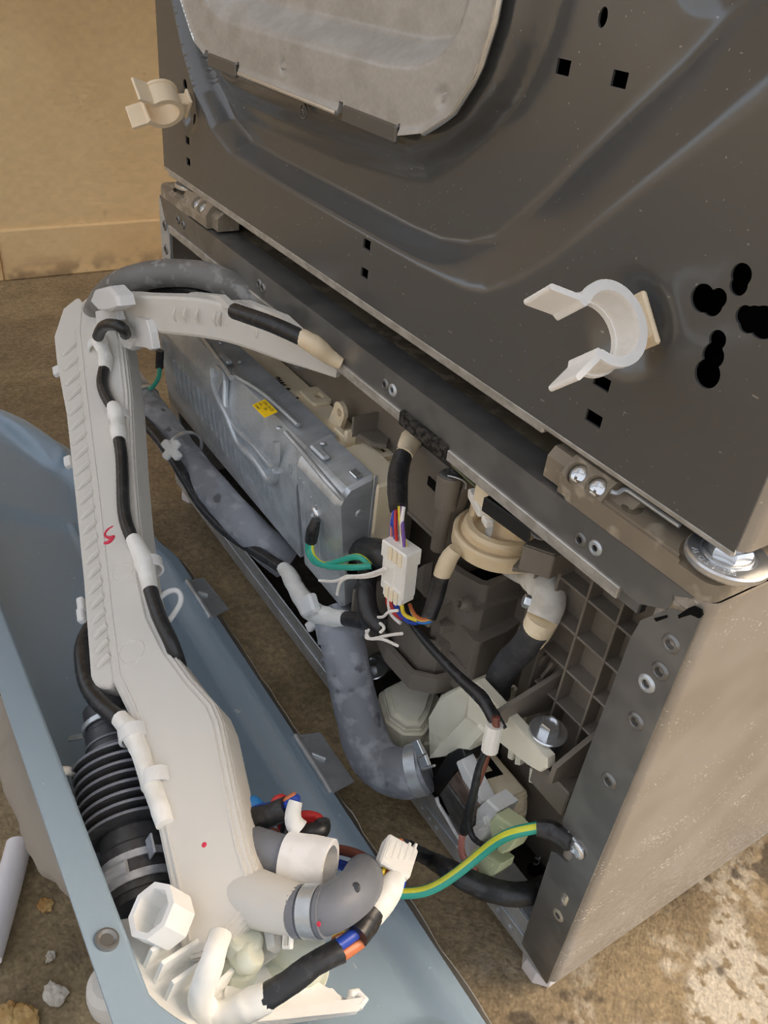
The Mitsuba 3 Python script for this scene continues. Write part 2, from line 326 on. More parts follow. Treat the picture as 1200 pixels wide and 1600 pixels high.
for x, z, w, h in ((.068, .420, .0085, .0062), (.068, .402, .0085, .0062), (.376, .4213, .0085, .0062), (.376, .4025, .0085, .0062), (.590, .4215, .0105, .0062), (.591, .4025, .0105, .0062), (*P(880, 105, y=S + D)[[0, 2]], .0092, .0066), (*P(968, 124, y=S + D)[[0, 2]], .0092, .0066)):
    holes.append(hole(sbox(x - w / 2, z - h / 2, x + w / 2, z + h / 2)))
holes.append(hole(shapely.affinity.scale(disc(*P(942, 27, y=S + D)[[0, 2]], .0034), .8, 1.2)))
hz = lambda px, py: tuple(P(px, py, y=S)[[0, 2]])
def blob(*cs): return shapely.union_all([disc(*hz(px, py), r) for px, py, r in cs])
holes += [hole(blob((1098, 466, .0058), (1112, 474, .0052), (1122, 466, .0040), (1113, 486, .0022))), hole(blob((1158, 430, .0046), (1154, 446, .0040))), hole(blob((1164, 494, .0042), (1168, 505, .004), (1178, 498, .0050), (1192, 504, .0064))), hole(blob((1121, 531, .0040), (1114, 556, .0052), (1105, 584, .0062), (1117, 545, .0036)))]
holes.append(hole(cov.buffer(-.016)))
holes += [hole(disc(*hz(289, 132), .0042)), hole(disc(*hz(297, 186), .0042)), hole(disc(*hz(303, 172), .0036))]
rp = rp - manifold3d.Manifold.batch_boolean([mf(h) for h in holes], manifold3d.OpType.Add)
obj(wm + '__rear_panel', rp, 'm_dark_paint', smooth=35)
# rounded edge round the panel, side walls, underside
rb = []
r0 = .006
def edge_round(p0, p1, a, b):
    """quarter round from direction a to b between the points p0 and p1"""
    a, b = np.array(a, float), np.array(b, float); k = 7; ang = np.linspace(0, np.pi / 2, k)
    o = np.array([np.cos(q) * a + np.sin(q) * b for q in ang]) * r0
    v = np.vstack([np.array(p0) + o, np.array(p1) + o]); f = []
    for i in range(k - 1): f += [[i, i + 1, k + i + 1], [i, k + i + 1, k + i]]
    return trimesh.Trimesh(v, f, process=False)
box_y1 = .70
prof = rrect(0, W, S, box_y1, .0075)
shell = ext(prof, ZT - ZB - .004); shell.apply_translation([0, 0, ZB + .004])
inn = ext(rrect(.0015, W - .0015, S + .0015, box_y1 - .002, .006), ZT - ZB); inn.apply_translation([0, 0, ZB])
cut = bx(.0036, W - .0036, S - .01, S + .03, ZB + .0036, ZT + .1, .0001)
obj(wm + '__cabinet', minus(shell, inn, cut), 'm_side_paint', smooth=35)
obj(wm + '__bottom_flange', [bx(.012, .560, S + .0005, S + .014, ZB - .0035, ZB + .0036, .0012), bx(.004, W - .004, S, S + .004, ZB - .0002, ZB + .0040, .0012)], 'm_strip', label='pale folded edge along the bottom of the back')
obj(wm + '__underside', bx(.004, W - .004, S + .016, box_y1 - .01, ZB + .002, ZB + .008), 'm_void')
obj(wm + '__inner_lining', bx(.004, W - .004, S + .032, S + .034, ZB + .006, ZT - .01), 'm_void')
obj(wm + '__top_lid', bx(-.002, W + .002, S - .002, box_y1 + .002, ZT - .004, ZT + .02, .004), 'm_dark_paint')
# galvanised access cover
ccx, ccz = np.meshgrid(np.linspace(.045, .487, 150), np.concatenate([np.linspace(.485, .62, 70), np.linspace(.63, 1.06, 40)]), indexing='ij')
pts = shapely.points(ccx.ravel(), ccz.ravel())
low = Polygon([(.085, 1.02), (.085, .60), (.098, .555), (.130, .528), (.16, .522), (.386, .5255), (.418, .529), (.439, .537), (.451, .549), (.457, .566), (.458, .60), (.458, 1.02)]).buffer(-.006).buffer(.006)
upp = Polygon([(.14, .99), (.14, .60), (.15, .562), (.182, .542), (.24, .540), (.399, .541), (.423, .545), (.438, .554), (.442, .566), (.443, .60), (.443, .99)]).buffer(-.005).buffer(.005)
dL, dU, dC = sd(low), sd(upp), sd(cov)
tc = np.where(dL > 0, 0, np.where(dU < 0, 1, -dL / np.maximum(-dL + dU, 1e-9)))
xx, zz = ccx.ravel(), ccz.ravel()
cy = S - .0055 + .020 * ln_(np.clip(tc, 0, 1), .15) - .0012 * ss((dC + .004) / .003)
for x, z in ((.262, .5075), (.4445, .5195), (.098, .535)): cy += .0016 * ss(1.5 - np.hypot(xx - x, zz - z) / .0042) - .0028 * ss(1.3 - np.hypot(xx - x, zz - z) / .002)
ctop = np.stack([xx, cy, zz], 1)
cm = mf(grid_solid(ctop, ctop + [0, .0035, 0], 150, 110))
notch = [hole(sbox(a, .48, b, .4995)) for a, b in ((.128, .1335), (.1875, .1915), (.3395, .3445), (.4065, .4085))] + [hole(sbox(a, .48, b, .4975)) for a, b in ((.131, .1895), (.342, .4075))]
cm = (cm ^ mf(hole(cov))) - manifold3d.Manifold.batch_boolean([mf(h) for h in notch], manifold3d.OpType.Add)
ac = wm + '__access_cover'
obj(ac, cm, 'm_cover_galv', label='light galvanised access cover', smooth=35)
ring = np.array(cov.buffer(-.0004).exterior.coords)[:-1]; keep = [tuple(p) for p in ring]
rim = [p for p in keep if p[1] > .494]
i0 = min(range(len(keep)), key=lambda i: (abs(keep[i][1] - .4929) + abs(keep[i][0] - .413)))
path = np.array([(x, S - .0048, z) for x, z in keep]); path = np.roll(path, -i0, 0)
ln = np.concatenate([[0], np.cumsum(np.linalg.norm(np.diff(path, axis=0), axis=1))])
if path[5][0] < path[0][0]: path = np.roll(path[::-1], 1, 0)
pth = [p for p in path if not (p[2] < .4945 and .128 < p[0] < .409)]
pth = np.array(pth); seg = np.concatenate([[0], np.cumsum(np.linalg.norm(np.diff(pth, axis=0), axis=1))])
pth = np.stack([np.interp(np.linspace(0, seg[-1], 160), seg, pth[:, k]) for k in range(3)], 1)
obj(ac + '__rim', sweep(pth, circ(8), .0019), 'm_zinc')
obj(ac + '__rim', tube([(.193, S - .0062, .4925), (.339, S - .0062, .4925)], .0018), 'm_zinc')
for a, b in ((.1345, .187), (.3455, .4065)):
    obj(wm + '__retaining_tab', bx(a, b, S - .007, S - .003, .4885, .4985, .0012), 'm_dark_paint')
# earth mark stamped into the panel
em = [slab_y(disc(.2835, .4835, .0047).difference(disc(.2835, .4835, .0041)), S - .0005, S + .001)] + [bx(.2835 - w, .2835 + w, S - .0005, S + .001, z, z + .0007, .0001) for z, w in ((.4835, .0028), (.482, .0019), (.4805, .001))] + [bx(.2832, .2838, S - .0005, S + .001, .4835, .4872, .0001)]
obj(wm + '__earth_mark', em, 'm_dark_steel')
for px, py in ((1117, 874), (304, 287)):
    o = P(px, py, z=.3745); o[1] = max(o[1], .016)
    fk = obj(wm + '__leveling_foot', at(lathe([(0, 0), (.0182, 0), (.0190, .0012), (.0190, .0034), (.0180, .0042), (.0128, .0046), (.0118, .0036), (.0112, .0036), (0, .0036)], 40), o - [0, 0, .0042]), 'm_zinc', label='zinc plated leveling foot')
    obj(fk + '__hex_nut', [at(hexhead(.0100, .0062, .1), o - [0, 0, .0006], x=(1, .35, 0)), at(lathe([(0, 0), (.0112, 0), (.0112, .0012), (.0098, .002), (0, .002)], 24), o - [0, 0, .0006])], 'm_zinc')
    obj(fk + '__stem', at(lathe([(.0062, 0), (.0062, .016)], 20), o), 'm_zinc')
    if px > 1000:
        tx = []
        for i, ch in enumerate('A1 C(1.).115'):
            if ch in ' .': continue
            a = math.radians(-128 + 7.5 * i); c = o + [.0152 * math.cos(a), .0152 * math.sin(a), .0001]
            t = meshkit.text_mesh(ch, .0026, .0003); t.apply_translation([-.0008, -.0012, 0])
            tx.append(at(t, c, x=(-math.sin(a), math.cos(a), 0)))
        obj(fk + '__stamped_lettering', tx, 'm_galv', smooth=False)

# ---------------------------------------------------------------- hose clips
def clip(name, o, ax, mat, label, sc=1.0, hgt=.017):
    k = thing(name, label, 'clip', 'hose clips on the back of the machine')
    r, w, n = .0165 * sc, .0022, 34
    a = np.radians(np.linspace(38, 322, n)); arc = np.stack([-np.cos(a), np.sin(a)], 1) * r   # opening towards -x here
    l0 = arc[0]; l1 = arc[-1]
    line = np.vstack([[l0 + (-.0145 * sc, .0085 * sc), l0 + (-.0015 * sc, .0025 * sc)], arc, [l1 + (-.0015 * sc, -.0025 * sc), l1 + (-.0145 * sc, -.0085 * sc)]])
    body = ext(LineString(line).buffer(w / 2 + .0003, cap_style='round', quad_segs=4), hgt); body.apply_translation([0, 0, -hgt / 2])
    body = [body] + [ext(Polygon(np.vstack([q, q[::-1] * [1.0, 1]])) if False else LineString(line[3:-3]).buffer(w / 2 + .0012), .0025).apply_translation([0, 0, z]) for z in (-hgt / 2, hgt / 2 - .0025) for q in [line]]
    A = frame(o, ax, (0, 1, 0))
    obj(k + '__ring', [mov(b, A) for b in body], mat)
    st = [cbox(.010 * sc, .016 * sc, .011, .001).apply_translation([r + .005 * sc, 0, 0]), cbox(.003, .024 * sc, .014, .001).apply_translation([r + .0085 * sc, 0, 0])]
    obj(k + '__stem', [mov(b, A) for b in st], 'm_clip_cream')
    return k
clip('hose_clip', np.array([.604, -.0225, .4575]), (.72, .0, .62), 'm_clip_white', 'white plastic hose clip with open jaws, near the keyhole openings in the dark panel', 1.0)
clip('hose_clip', np.array([.083, -.0225, .4525]), (.75, 0, -.62), 'm_clip_cream', 'cream plastic hose clip against the tan wall at the far edge of the dark panel', .88, .021)

# ---------------------------------------------------------------- pedestal
Z0, Z1 = 0.0179, 0.3566
pd = thing('pedestal', 'open grey washer pedestal with its back cover off, showing brown plastic insides', 'pedestal')
# side walls and bottom as folded sheets
obj(pd + '__side_panel', minus(ext(rrect(W - .030, W, .0, .66, .0075), Z1 - Z0).apply_translation([0, 0, Z0]), ext(rrect(W - .05, W - .0012, .0012, .66, .006), 1.0)), 'm_side_paint', smooth=40)
obj(pd + '__side_panel', minus(ext(rrect(0, .030, .0, .66, .0075), Z1 - Z0).apply_translation([0, 0, Z0]), ext(rrect(.0012, .05, .0012, .66, .006), 1.0)), 'm_side_paint', smooth=40)
# near post: face flange with a notch and pressed holes
pf = lambda pts: Polygon([tuple(P(a, b, y=0)[[0, 2]]) for a, b in pts])
near = Polygon([(.6835, .3500), (.6690, .3440), (.6665, .3415), (.6560, .3260), (.6540, .3120), (.6530, .1860), (.6530, .1600), (.6570, .1545), (.6665, .1520), (.6680, .1440), (.6655, .1355), (.6560, .1330), (.6530, .1300), (.6555, .0240), (.6835, .0179), (.6835, .20)])
fp = pd + '__post'
hx = [tuple(P(a, b, y=0)[[0, 2]]) for a, b in ((1052, 1004), (1035, 1047), (1014, 1066), (997, 1125), (955, 1218))]
lowh = [tuple(P(a, b, y=0)[[0, 2]]) for a, b in ((884, 1406), (875, 1428), (871, 1444))]
pm = slab_y(near, -.0016, .0)
pm = minus(pm, *[slab_y(disc(x, z, .0021), -.01, .01) for x, z in hx + lowh[1:2]], slab_y(rrect(lowh[0][0] - .0028, lowh[0][0] + .0028, lowh[0][1] - .0065, lowh[0][1] + .0075, .0024), -.01, .01))
fp = obj(fp, pm, 'm_dark_steel', label='near corner post flange of polished grey steel')
for i, (x, z) in enumerate(hx):
    obj(fp + '__pressed_hole', at(boss(.0050, .0024, .0014), (x, -.0016, z), (0, -1, 0)), 'm_dark_steel' if i != 2 else 'm_galv')
obj(fp + '__pressed_hole', at(boss(.0044, .0022, .001), (lowh[1][0], -.0016, lowh[1][1]), (0, -1, 0)), 'm_bronze_plastic')
obj(fp + '__pressed_dimple', at(lathe([(0, .0002), (.003, .0004), (.005, .0002), (.0062, 0)], 20), (lowh[2][0], -.0016, lowh[2][1] - .004), (0, -1, 0)), 'm_dark_steel')
obj(fp + '__latch_pin', tube([(lowh[0][0] + .0005, .0005, lowh[0][1] - .004), (lowh[0][0] + .001, .0005, lowh[0][1] + .005)], .0013), 'm_sleeve_cream')
# far post
fpo = minus(slab_y(Polygon([(.0015, .352), (.0015, .02), (.026, .02), (.026, .325), (.016, .335), (.0045, .357)]), -.0014, .0), *[slab_y(disc(.0145, z, .0028), -.01, .01) for z in (.330, .306, .292)])
fq = obj(pd + '__post', fpo, 'm_galv', label='far corner post of pale steel')
for z in (.330, .306, .292): obj(fq + '__pressed_hole', at(boss(.0050, .0026, .001), (.0145, -.0014, z), (0, -1, 0)), 'm_dark_steel')
# top rail
rl = slab_y(Polygon([(.0045, .3565), (.020, .3335), (.60, .3335), (.652, .3335), (.6665, .3415), (.668, .3465), (.6665, .3500), (.6760, .3555), (.676, .3566)]).buffer(0), -.0016, .0)
rx = [tuple(P(a, b, y=0)[[0, 2]]) for a, b in ((605, 600), (617, 609), (910, 842), (934, 855), (281, 343), (289, 351), (408, 443), (414, 450))]
rl = minus(rl, *[slab_y(disc(x, z, .0017), -.01, .01) for x, z in rx])
rk = obj(pd + '__top_rail', cat_([rl, bx(.004, .676, -.0016, .0235, Z1 - .0016, Z1, .0006), bx(.02, .650, .004, .010, .322, .3345, .0008)]), 'm_dark_steel', label='grey steel rail across the top of the opening')
for i, (x, z) in enumerate(rx): obj(rk + '__pressed_hole', at(boss(.0042, .0019, .0012), (x, -.0016, z), (0, -1, 0)), 'm_galv' if i in (1, 3) else 'm_dark_steel')
fx0, fx1 = P(632, 640, y=0)[0], P(705, 705, y=0)[0]
obj(rk + '__sealing_strip', bx(.030, fx0, -.0034, -.0002, .3275, .3350, .0006), 'm_strip', label='brushed pale metal strip')
obj(rk + '__sealing_strip', bx(fx1, .640, -.0034, -.0002, .3275, .3350, .0006), 'm_strip')
obj(rk + '__foam_strip', bx(fx0 + .0008, fx1 - .0008, -.0050, -.0002, .3265, .3372, .0012), 'm_foam', label='black foam strip')
# torn corner of the rail beside the near post
obj(rk + '__corner_fold', bx(.652, .676, -.0012, .004, .3405, .3475, .0008), 'm_bronze_plastic')
q_ = lambda pts: Polygon([tuple(P(a, b, y=-.0018)[[0, 2]]) for a, b in pts])
obj(rk + '__corner_slot', slab_y(q_([(1060, 961), (1076, 950), (1084, 947), (1096, 953), (1098, 961), (1093, 966), (1080, 960), (1061, 966)]), -.0022, -.0010), 'm_void', label='torn dark slot in the corner')
obj(rk + '__corner_slot', slab_y(q_([(1022, 966), (1042, 961), (1043, 965), (1026, 971)]), -.0022, -.0010), 'm_void')
# deck and plastic corner pads
obj(pd + '__top_plate', bx(.006, W - .006, .020, .65, Z1 - .004, Z1 - .0005, .001), 'm_deck', label='dusty brown top plate')
def pad(x0, x1, y1, z1, name):
    sh = rrect(x0, x1, -.001, y1, .008)
    m = ext(sh, z1 - Z1 - .0015); m2 = ext(sh.buffer(-.0015), z1 - Z1)
    return union(m, m2)
zp = .3700
fo = P(1117, 874, z=.3745); fo[1] = max(fo[1], .016)
k1 = minus(at(pad(.586, W - .002, .12, zp, ''), (0, 0, Z1)), trimesh.creation.cylinder(.0205, .01, sections=40).apply_translation([fo[0], fo[1], zp + .0015]))
pk = obj(pd + '__corner_pad', k1, 'm_bronze_plastic', label='bronze plastic corner pad')
f2 = P(304, 287, z=.3745); f2[1] = max(f2[1], .016)
k2 = minus(at(pad(.001, .082, .12, zp - .002, ''), (0, 0, Z1)), trimesh.creation.cylinder(.0205, .01, sections=40).apply_translation([f2[0], f2[1], zp - .0005]))
pk2 = obj(pd + '__corner_pad', k2, 'm_bronze_plastic', label='bronze plastic corner pad')
# raised screw block on each pad: two screws lean out in a shared window
def screw_block(pk, xa, xb, mir, s):
    h = .3780
    prof = [(-.0005, Z1 + .001), (-.0012, zp - .001), (.0040, h - .002), (.007, h), (.024, h), (.024, Z1 + .001)]
    m = slab_x(prof, xa + .014, xb - .014)
    wl = slab_x([(.002, Z1 + .002), (.002, zp + .0012), (.006, zp + .0060), (.024, zp + .0060), (.024, Z1 + .002)], xa, xa + .016)
    wr = slab_x([(.004, Z1 + .002), (.004, zp), (.010, zp + .004), (.024, zp + .004), (.024, Z1 + .002)], xb - .016, xb)
    nr = nrm((0, -.75, .66)); cz = (zp + h) / 2 - .0028; xs = (xa + xb) / 2 + np.array([-.0068, .0068]) * s
    pock = [at(trimesh.creation.cylinder(.0060 * s, .012, sections=24), np.array([x, .0022, cz + .001]) + nr * .003, nr) for x in xs]
    b = obj(pk + '__screw_block', minus(union(m, wl, wr), *pock), 'm_bronze_plastic')
    for x in xs: obj(pk + '__screw', at(screwhead(.0052 * s, .0024), np.array([x, .0022, cz + .001]) - nr * .0026, nr, (1, .2, .3)), 'm_zinc', label='bright cross head screw')
xa = P(846, 735, y=.0)[0]; xb = P(968, 815, y=.004)[0]
screw_block(pk, xa, xb + .004, 1, 1.0)
screw_block(pk2, P(288, 300, y=0)[0] - .008, P(325, 330, y=0)[0] + .012, 1, 1.0)
obj(pk + '__countersunk_screw', at(screwhead(.0052, .0012), P(987, 794, z=zp), (0, 0, 1), (1, .4, 0)), 'm_deck')
obj(pk + '__hook_plate', [tube([P(955, 768, z=.376), P(965, 770, z=.3755), P(975, 765, z=.3765), P(990, 772, z=.376), P(1030, 800, z=.376), P(1062, 822, z=.376)], .0012, k=8)], 'm_galv', label='bent pale metal hook edge')
# bottom rail along the front, base pan, near foot
zr = Z0 + .004
br = Polygon([(.004, -.0262), (.684, -.0262), (.684, .0), (.64, .0), (.632, .0065), (.560, .0065), (.552, -.004), (.40, -.004), (.392, .0015), (.004, .0015)])
brm = bx(.004, .683, -.0015, .0, Z0 - .001, Z0 + .0145, .0005)
holes = [tuple(P(a, b, y=-.0015)[[0, 2]]) for a, b in ((649, 1247), (660, 1265), (671, 1281), (681, 1297), (783, 1408), (803, 1433))]
hol2 = [tuple(P(a, b, y=-.0015)[[0, 2]]) for a, b in ((500, 1078),)]
brm = minus(brm, *[slab_y(disc(x, Z0 + .007, .0022), -.01, .01) for x, z in holes + hol2])
bk = obj(pd + '__bottom_rail', cat_([brm, bx(.03, .655, .0, .0015, Z0 + .0005, Z0 + .030, .0005), bx(.56, .655, .0015, .020, Z0 + .0285, Z0 + .030, .0004)]), 'm_galv', label='grey steel rail along the bottom of the opening')
obj(pd + '__base_pan', bx(.003, W - .003, .002, .64, Z0 - .001, Z0 + .003, .001), 'm_black_base', label='black base plate')
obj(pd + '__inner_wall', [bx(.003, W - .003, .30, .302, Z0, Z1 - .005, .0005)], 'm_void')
ft = P(845, 1522, z=.012)
obj(pd + '__foot', at(lathe([(0, -.0120), (.0135, -.0120), (.0150, -.010), (.0150, -.003), (.0135, .001), (.006, .0035), (.006, .012), (0, .012)], 8), (.668, .012, .0121), (0, 0, 1), (1, .4, 0)), 'm_pipe', label='worn pale foot', smooth=20)
obj(pd + '__foot', at(lathe([(0, -.0120), (.0135, -.0120), (.0150, -.010), (.0150, -.003), (.0135, .001), (.006, .0035), (.006, .012), (0, .012)], 8), (.020, .014, .0121)), 'm_pipe', smooth=20)
for y in (.63,):
    for x in (.02, W - .02): obj(pd + '__foot', at(lathe([(0, -.0120), (.0135, -.0120), (.0150, -.010), (.0150, -.003), (.0135, .001), (.006, .0035), (.006, .012), (0, .012)], 8), (x, y, .0121)), 'm_pipe', smooth=20)

# ---------------------------------------------------------------- brown plastic inner panel of the pedestal
tb = thing('inner_panel', 'brown moulded plastic panel with ribs and ledges set inside the pedestal', 'panel')
XZ = lambda px, py, y: tuple(P(px, py, y=y)[[0, 2]])
def vprism(pts, zt, zb, c=.0015, r=.003, taper=0.0):
    """a block with vertical sides: its top outline as the photograph shows it at the height zt"""
    pg = rpoly([tuple(P(a, b, z=zt)[:2]) for a, b in pts], r) if r else Polygon([tuple(P(a, b, z=zt)[:2]) for a, b in pts])
    m = ext(pg, zt - zb - c); m.apply_translation([0, 0, zb])
    m2 = ext(pg.buffer(-c), c * 1.5); m2.apply_translation([0, 0, zt - c * 1.5])
    return union(m, m2)
def xyprism(pg, zt, zb, c=.0012):
    m = ext(pg, zt - zb - c); m.apply_translation([0, 0, zb]); m2 = ext(pg.buffer(-c), c * 1.5); m2.apply_translation([0, 0, zt - c * 1.5])
    return union(m, m2)
back = bx(.012, .664, .075, .078, .022, .335, .001)
obj(tb + '__back_wall', back, 'm_tub')
obj(tb + '__upper_section', cat_([bx(.035, .4005, .0475, .056, .10, .2885, .002), bx(.035, .4005, .0485, .075, .280, .2885, .0015)]), 'm_tub')
obj(tb + '__upper_section', bx(.035, .4000, .0505, .072, .2886, .2915, .0008), 'm_black', label='black sealing lip along the top edge')
for px, py in ((437, 540),):
    x, z = XZ(px, py, .0474); obj(tb + '__slot', bx(x - .012, x + .006, .0466, .0478, z - .004, z + .004, .0004), 'm_void')
# small shelf beside the ring tab
obj(tb + '__shelf', [xyprism(Polygon([(.330, .048), (.366, .048), (.374, .040), (.366, .031), (.350, .028)]), .262, .258, .0006), bx(.346, .3485, .024, .048, .258, .276, .0006)], 'm_tub')
# lid section with slot and hinge post
lid = Polygon([(.4165, .234), (.470, .234), (.4835, .2945), (.4165, .2945)])
lk = obj(tb + '__lid_section', [slab_y(lid.buffer(-.001).buffer(.001), .0305, .035), slab_y(lid.exterior.buffer(.0012), .0283, .0355), bx(.417, .484, .0305, .075, .290, .2945, .001), bx(.417, .421, .031, .075, .235, .292, .001)], 'm_tub')
obj(tb + '__lid_section__sealing_lip', bx(.4180, .482, .0330, .072, .2946, .2970, .0006), 'm_black')
x, z = XZ(680, 762, .03); obj(tb + '__lid_section__slot', slab_y(Polygon([(x - .009, z + .0045), (x + .009, z + .0035), (x + .009, z - .0035), (x - .009, z - .0025)]), .0296, .0312), 'm_void')
hp = P(703, 742, y=.022)
obj(tb + '__hinge_post', [at(lathe([(0, -.062), (.0052, -.062), (.0058, -.026), (.0078, -.025), (.0084, -.002), (.0075, 0), (0, 0)], 24), hp), bx(hp[0] - .004, hp[0] + .004, hp[1], .032, hp[2] - .060, hp[2] - .012, .001)], 'm_tub')
obj(tb + '__hinge_post__screw', at(screwhead(.0068, .0022), hp, (0, 0, 1), (.6, .5, 0)), 'm_dark_steel')
obj(tb + '__hinge_post__wire_loop', tube([hp + (.004, -.005, .003), hp + (.010, -.002, .004), hp + (.012, .004, 0), hp + (.011, .006, -.006)], .0007), 'm_galv')
# ribbed right side
yb = .048
obj(tb + '__ribbed_wall', bx(.553, .664, yb, .052, .030, .335, .001), 'm_tub')
xs = [.554, .572, .596, .620, .644]
for i, xr in enumerate(xs): obj(tb + '__ribbed_wall__rib', bx(xr - .0009, xr + .0009, yb - .012, yb + .001, [.215, .178, .158, .150, .110][i], .334, .0004), 'm_tub')
for zr_ in (.306, .277, .248, .219, .190):
    obj(tb + '__ribbed_wall__rib', bx(.5535 if zr_ > .2 else .575, .660, yb - .0115, yb + .001, zr_ - .0009, zr_ + .0009, .0004), 'm_tub')
for px, py in ((850, 1020), (862, 1030)):
    x, z = XZ(px, py, .047); obj(tb + '__ribbed_wall__gusset', slab_y([(x, z - .012), (x + .006, z + .006), (x + .0075, z + .005), (x + .002, z - .014)], .040, .049), 'm_tub')
# bucket under the pressure sensor: stacked rounded steps
bk_ = lambda x0, x1, y0, y1, r: Polygon([(x0, y1), (x0, y0 + .012), (x0 + .018, y0), (x1 - .014, y0 + .002), (x1, y0 + .016), (x1, y1)]).buffer(-r).buffer(2 * r).buffer(-r)
def step(pxs, zt, zb, lip=.0012):
    fr = [tuple(P(a, b, z=zt)[:2]) for a, b in pxs]; pg = Polygon(fr + [(fr[-1][0], .079), (fr[0][0], .079)]).buffer(0); pg = pg.buffer(-.003).buffer(.006).buffer(-.003)
    m = ext(pg, zt - zb); m.apply_translation([0, 0, zb]); m2 = ext(pg.buffer(lip), .0024); m2.apply_translation([0, 0, zt - .0024])
    return pg, m, m2
sp_ = [step([(688, 872), (722, 896), (752, 912), (764, 914), (800, 900), (838, 884)], .224, .150), step([(688, 938), (722, 975), (742, 1000), (752, 1002), (792, 984), (822, 962)], .180, .140), step([(672, 985), (700, 1014), (728, 1044), (742, 1046), (780, 1030), (812, 1012)], .149, .120)]
bm = [q for s in sp_ for q in s[1:]]
hol = ext(sp_[0][0].buffer(-.0045), .3); hol.apply_translation([0, 0, .205])
kb = obj(tb + '__sump_wall', minus(union(*bm), hol), 'm_tub')
obj(kb + '__opening', at(ext(sp_[0][0].buffer(-.0050), .0006), (0, 0, .2050)), 'm_void')
for pts, z0, th in (([(660, 950), (722, 918), (732, 925), (672, 962)], .195, .012), ([(678, 955), (722, 945), (726, 972), (690, 978)], .178, .008), ([(680, 985), (712, 975), (716, 1000), (686, 1012)], .158, .010), ([(722, 942), (790, 915), (825, 925), (740, 950)], .207, .004)):
    obj(kb + '__bracket', vprism(pts, z0, z0 - th, .0008, .0015), 'm_tub')
x, z = XZ(727, 945, .026); obj(kb + '__eyelet', at(boss(.0050, .0025, .005), P(727, 945, y=.024), (-.3, -.9, .3)), 'm_tub')
# lower trough, left of the bucket
tl = Polygon([(.405, .075), (.405, .040), (.425, .012), (.452, .005), (.486, .006), (.500, .020), (.510, .075)]).buffer(-.004).buffer(.008).buffer(-.004)
tr = xyprism(tl, .130, .112) - xyprism(tl.buffer(-.0035), .2, .118)
obj(tb + '__trough', tr, 'm_tub')
obj(tb + '__trough', union(xyprism(tl.buffer(-.009), .156, .124) - xyprism(tl.buffer(-.0125), .2, .128)), 'm_tub')
obj(tb + '__fin', [bx(.4165, .4195, -.008, .04, .085, .165, .0008), slab_x([(-.010, .078), (.045, .092), (.045, .098), (-.010, .085)], .395, .419)], 'm_tub')
obj(tb + '__fin', [slab_y([(.452, .198), (.462, .212), (.464, .190), (.470, .186), (.455, .186)], .022, .030)], 'm_tub')
obj(tb + '__bolt_bay', [bx(.370, .418, .020, .075, .052, .058, .001), bx(.372, .375, -.004, .06, .050, .085, .001), bx(.372, .418, .045, .048, .050, .120, .001)], 'm_tub')
obj(tb + '__hex_bolt', at(hexbolt(.0072, .0085), P(583, 1040, z=.066) - [0, 0, .002], (0, -.25, 1)), 'm_zinc', label='hex bolt on a wide washer beside the grey hose')
# saddle that holds the mounting bolt on the right
mb = P(858, 1139, y=.018)
obj(tb + '__mount_saddle', [vprism([(835, 1105), (870, 1088), (912, 1120), (880, 1140)], .163, .155, .001, .001), slab_x([(.004, mb[2] - .004), (.004, mb[2] - .018), (.05, mb[2] - .030), (.05, mb[2] + .012), (.03, mb[2] + .008)], mb[0] + .020, mb[0] + .0235), slab_x([(-.004, mb[2] + .004), (-.004, mb[2] - .008), (.05, mb[2] - .02), (.05, mb[2] + .016)], mb[0] - .026, mb[0] - .0225), bx(mb[0] - .006, mb[0] + .030, .016, .05, mb[2] - .034, mb[2] - .029, .001), bx(mb[0] - .002, mb[0] + .030, .016, .019, mb[2] - .052, mb[2] - .029, .001)], 'm_tub')
gr = [(math.cos(q) * .0108 * (1.0 if i % 2 else .86), math.sin(q) * .0108 * (1.0 if i % 2 else .86)) for i, q in enumerate(np.arange(24) / 24 * 2 * np.pi)]
ib = obj(tb + '__rubber_mount', [at(ext(Polygon(gr), .010), mb - [0, 0, .0155]), at(lathe([(0, -.024), (.009, -.024), (.010, -.015), (.010, -.002), (0, -.002)], 24), mb)], 'm_rubber', label='black toothed rubber mount')
obj(ib + '__washer', at(lathe([(0, 0), (.0120, 0), (.0124, .001), (.0118, .0018), (0, .0018)], 36), mb - [0, 0, .003]), 'm_zinc')
obj(ib + '__hex_bolt', at(minus(hexhead(.0068, .0075, .12), trimesh.creation.cylinder(.0042, .003, sections=18).apply_translation([0, 0, .0075])), mb - [0, 0, .0014], (0, 0, 1), (1, .2, 0)), 'm_zinc')
obj(tb + '__corner_block', [vprism([(815, 850), (858, 828), (905, 850), (868, 868)], .300, .282, .001, .002), vprism([(800, 885), (820, 862), (872, 858), (850, 890)], .272, .268, .0008, .001)], 'm_tub')

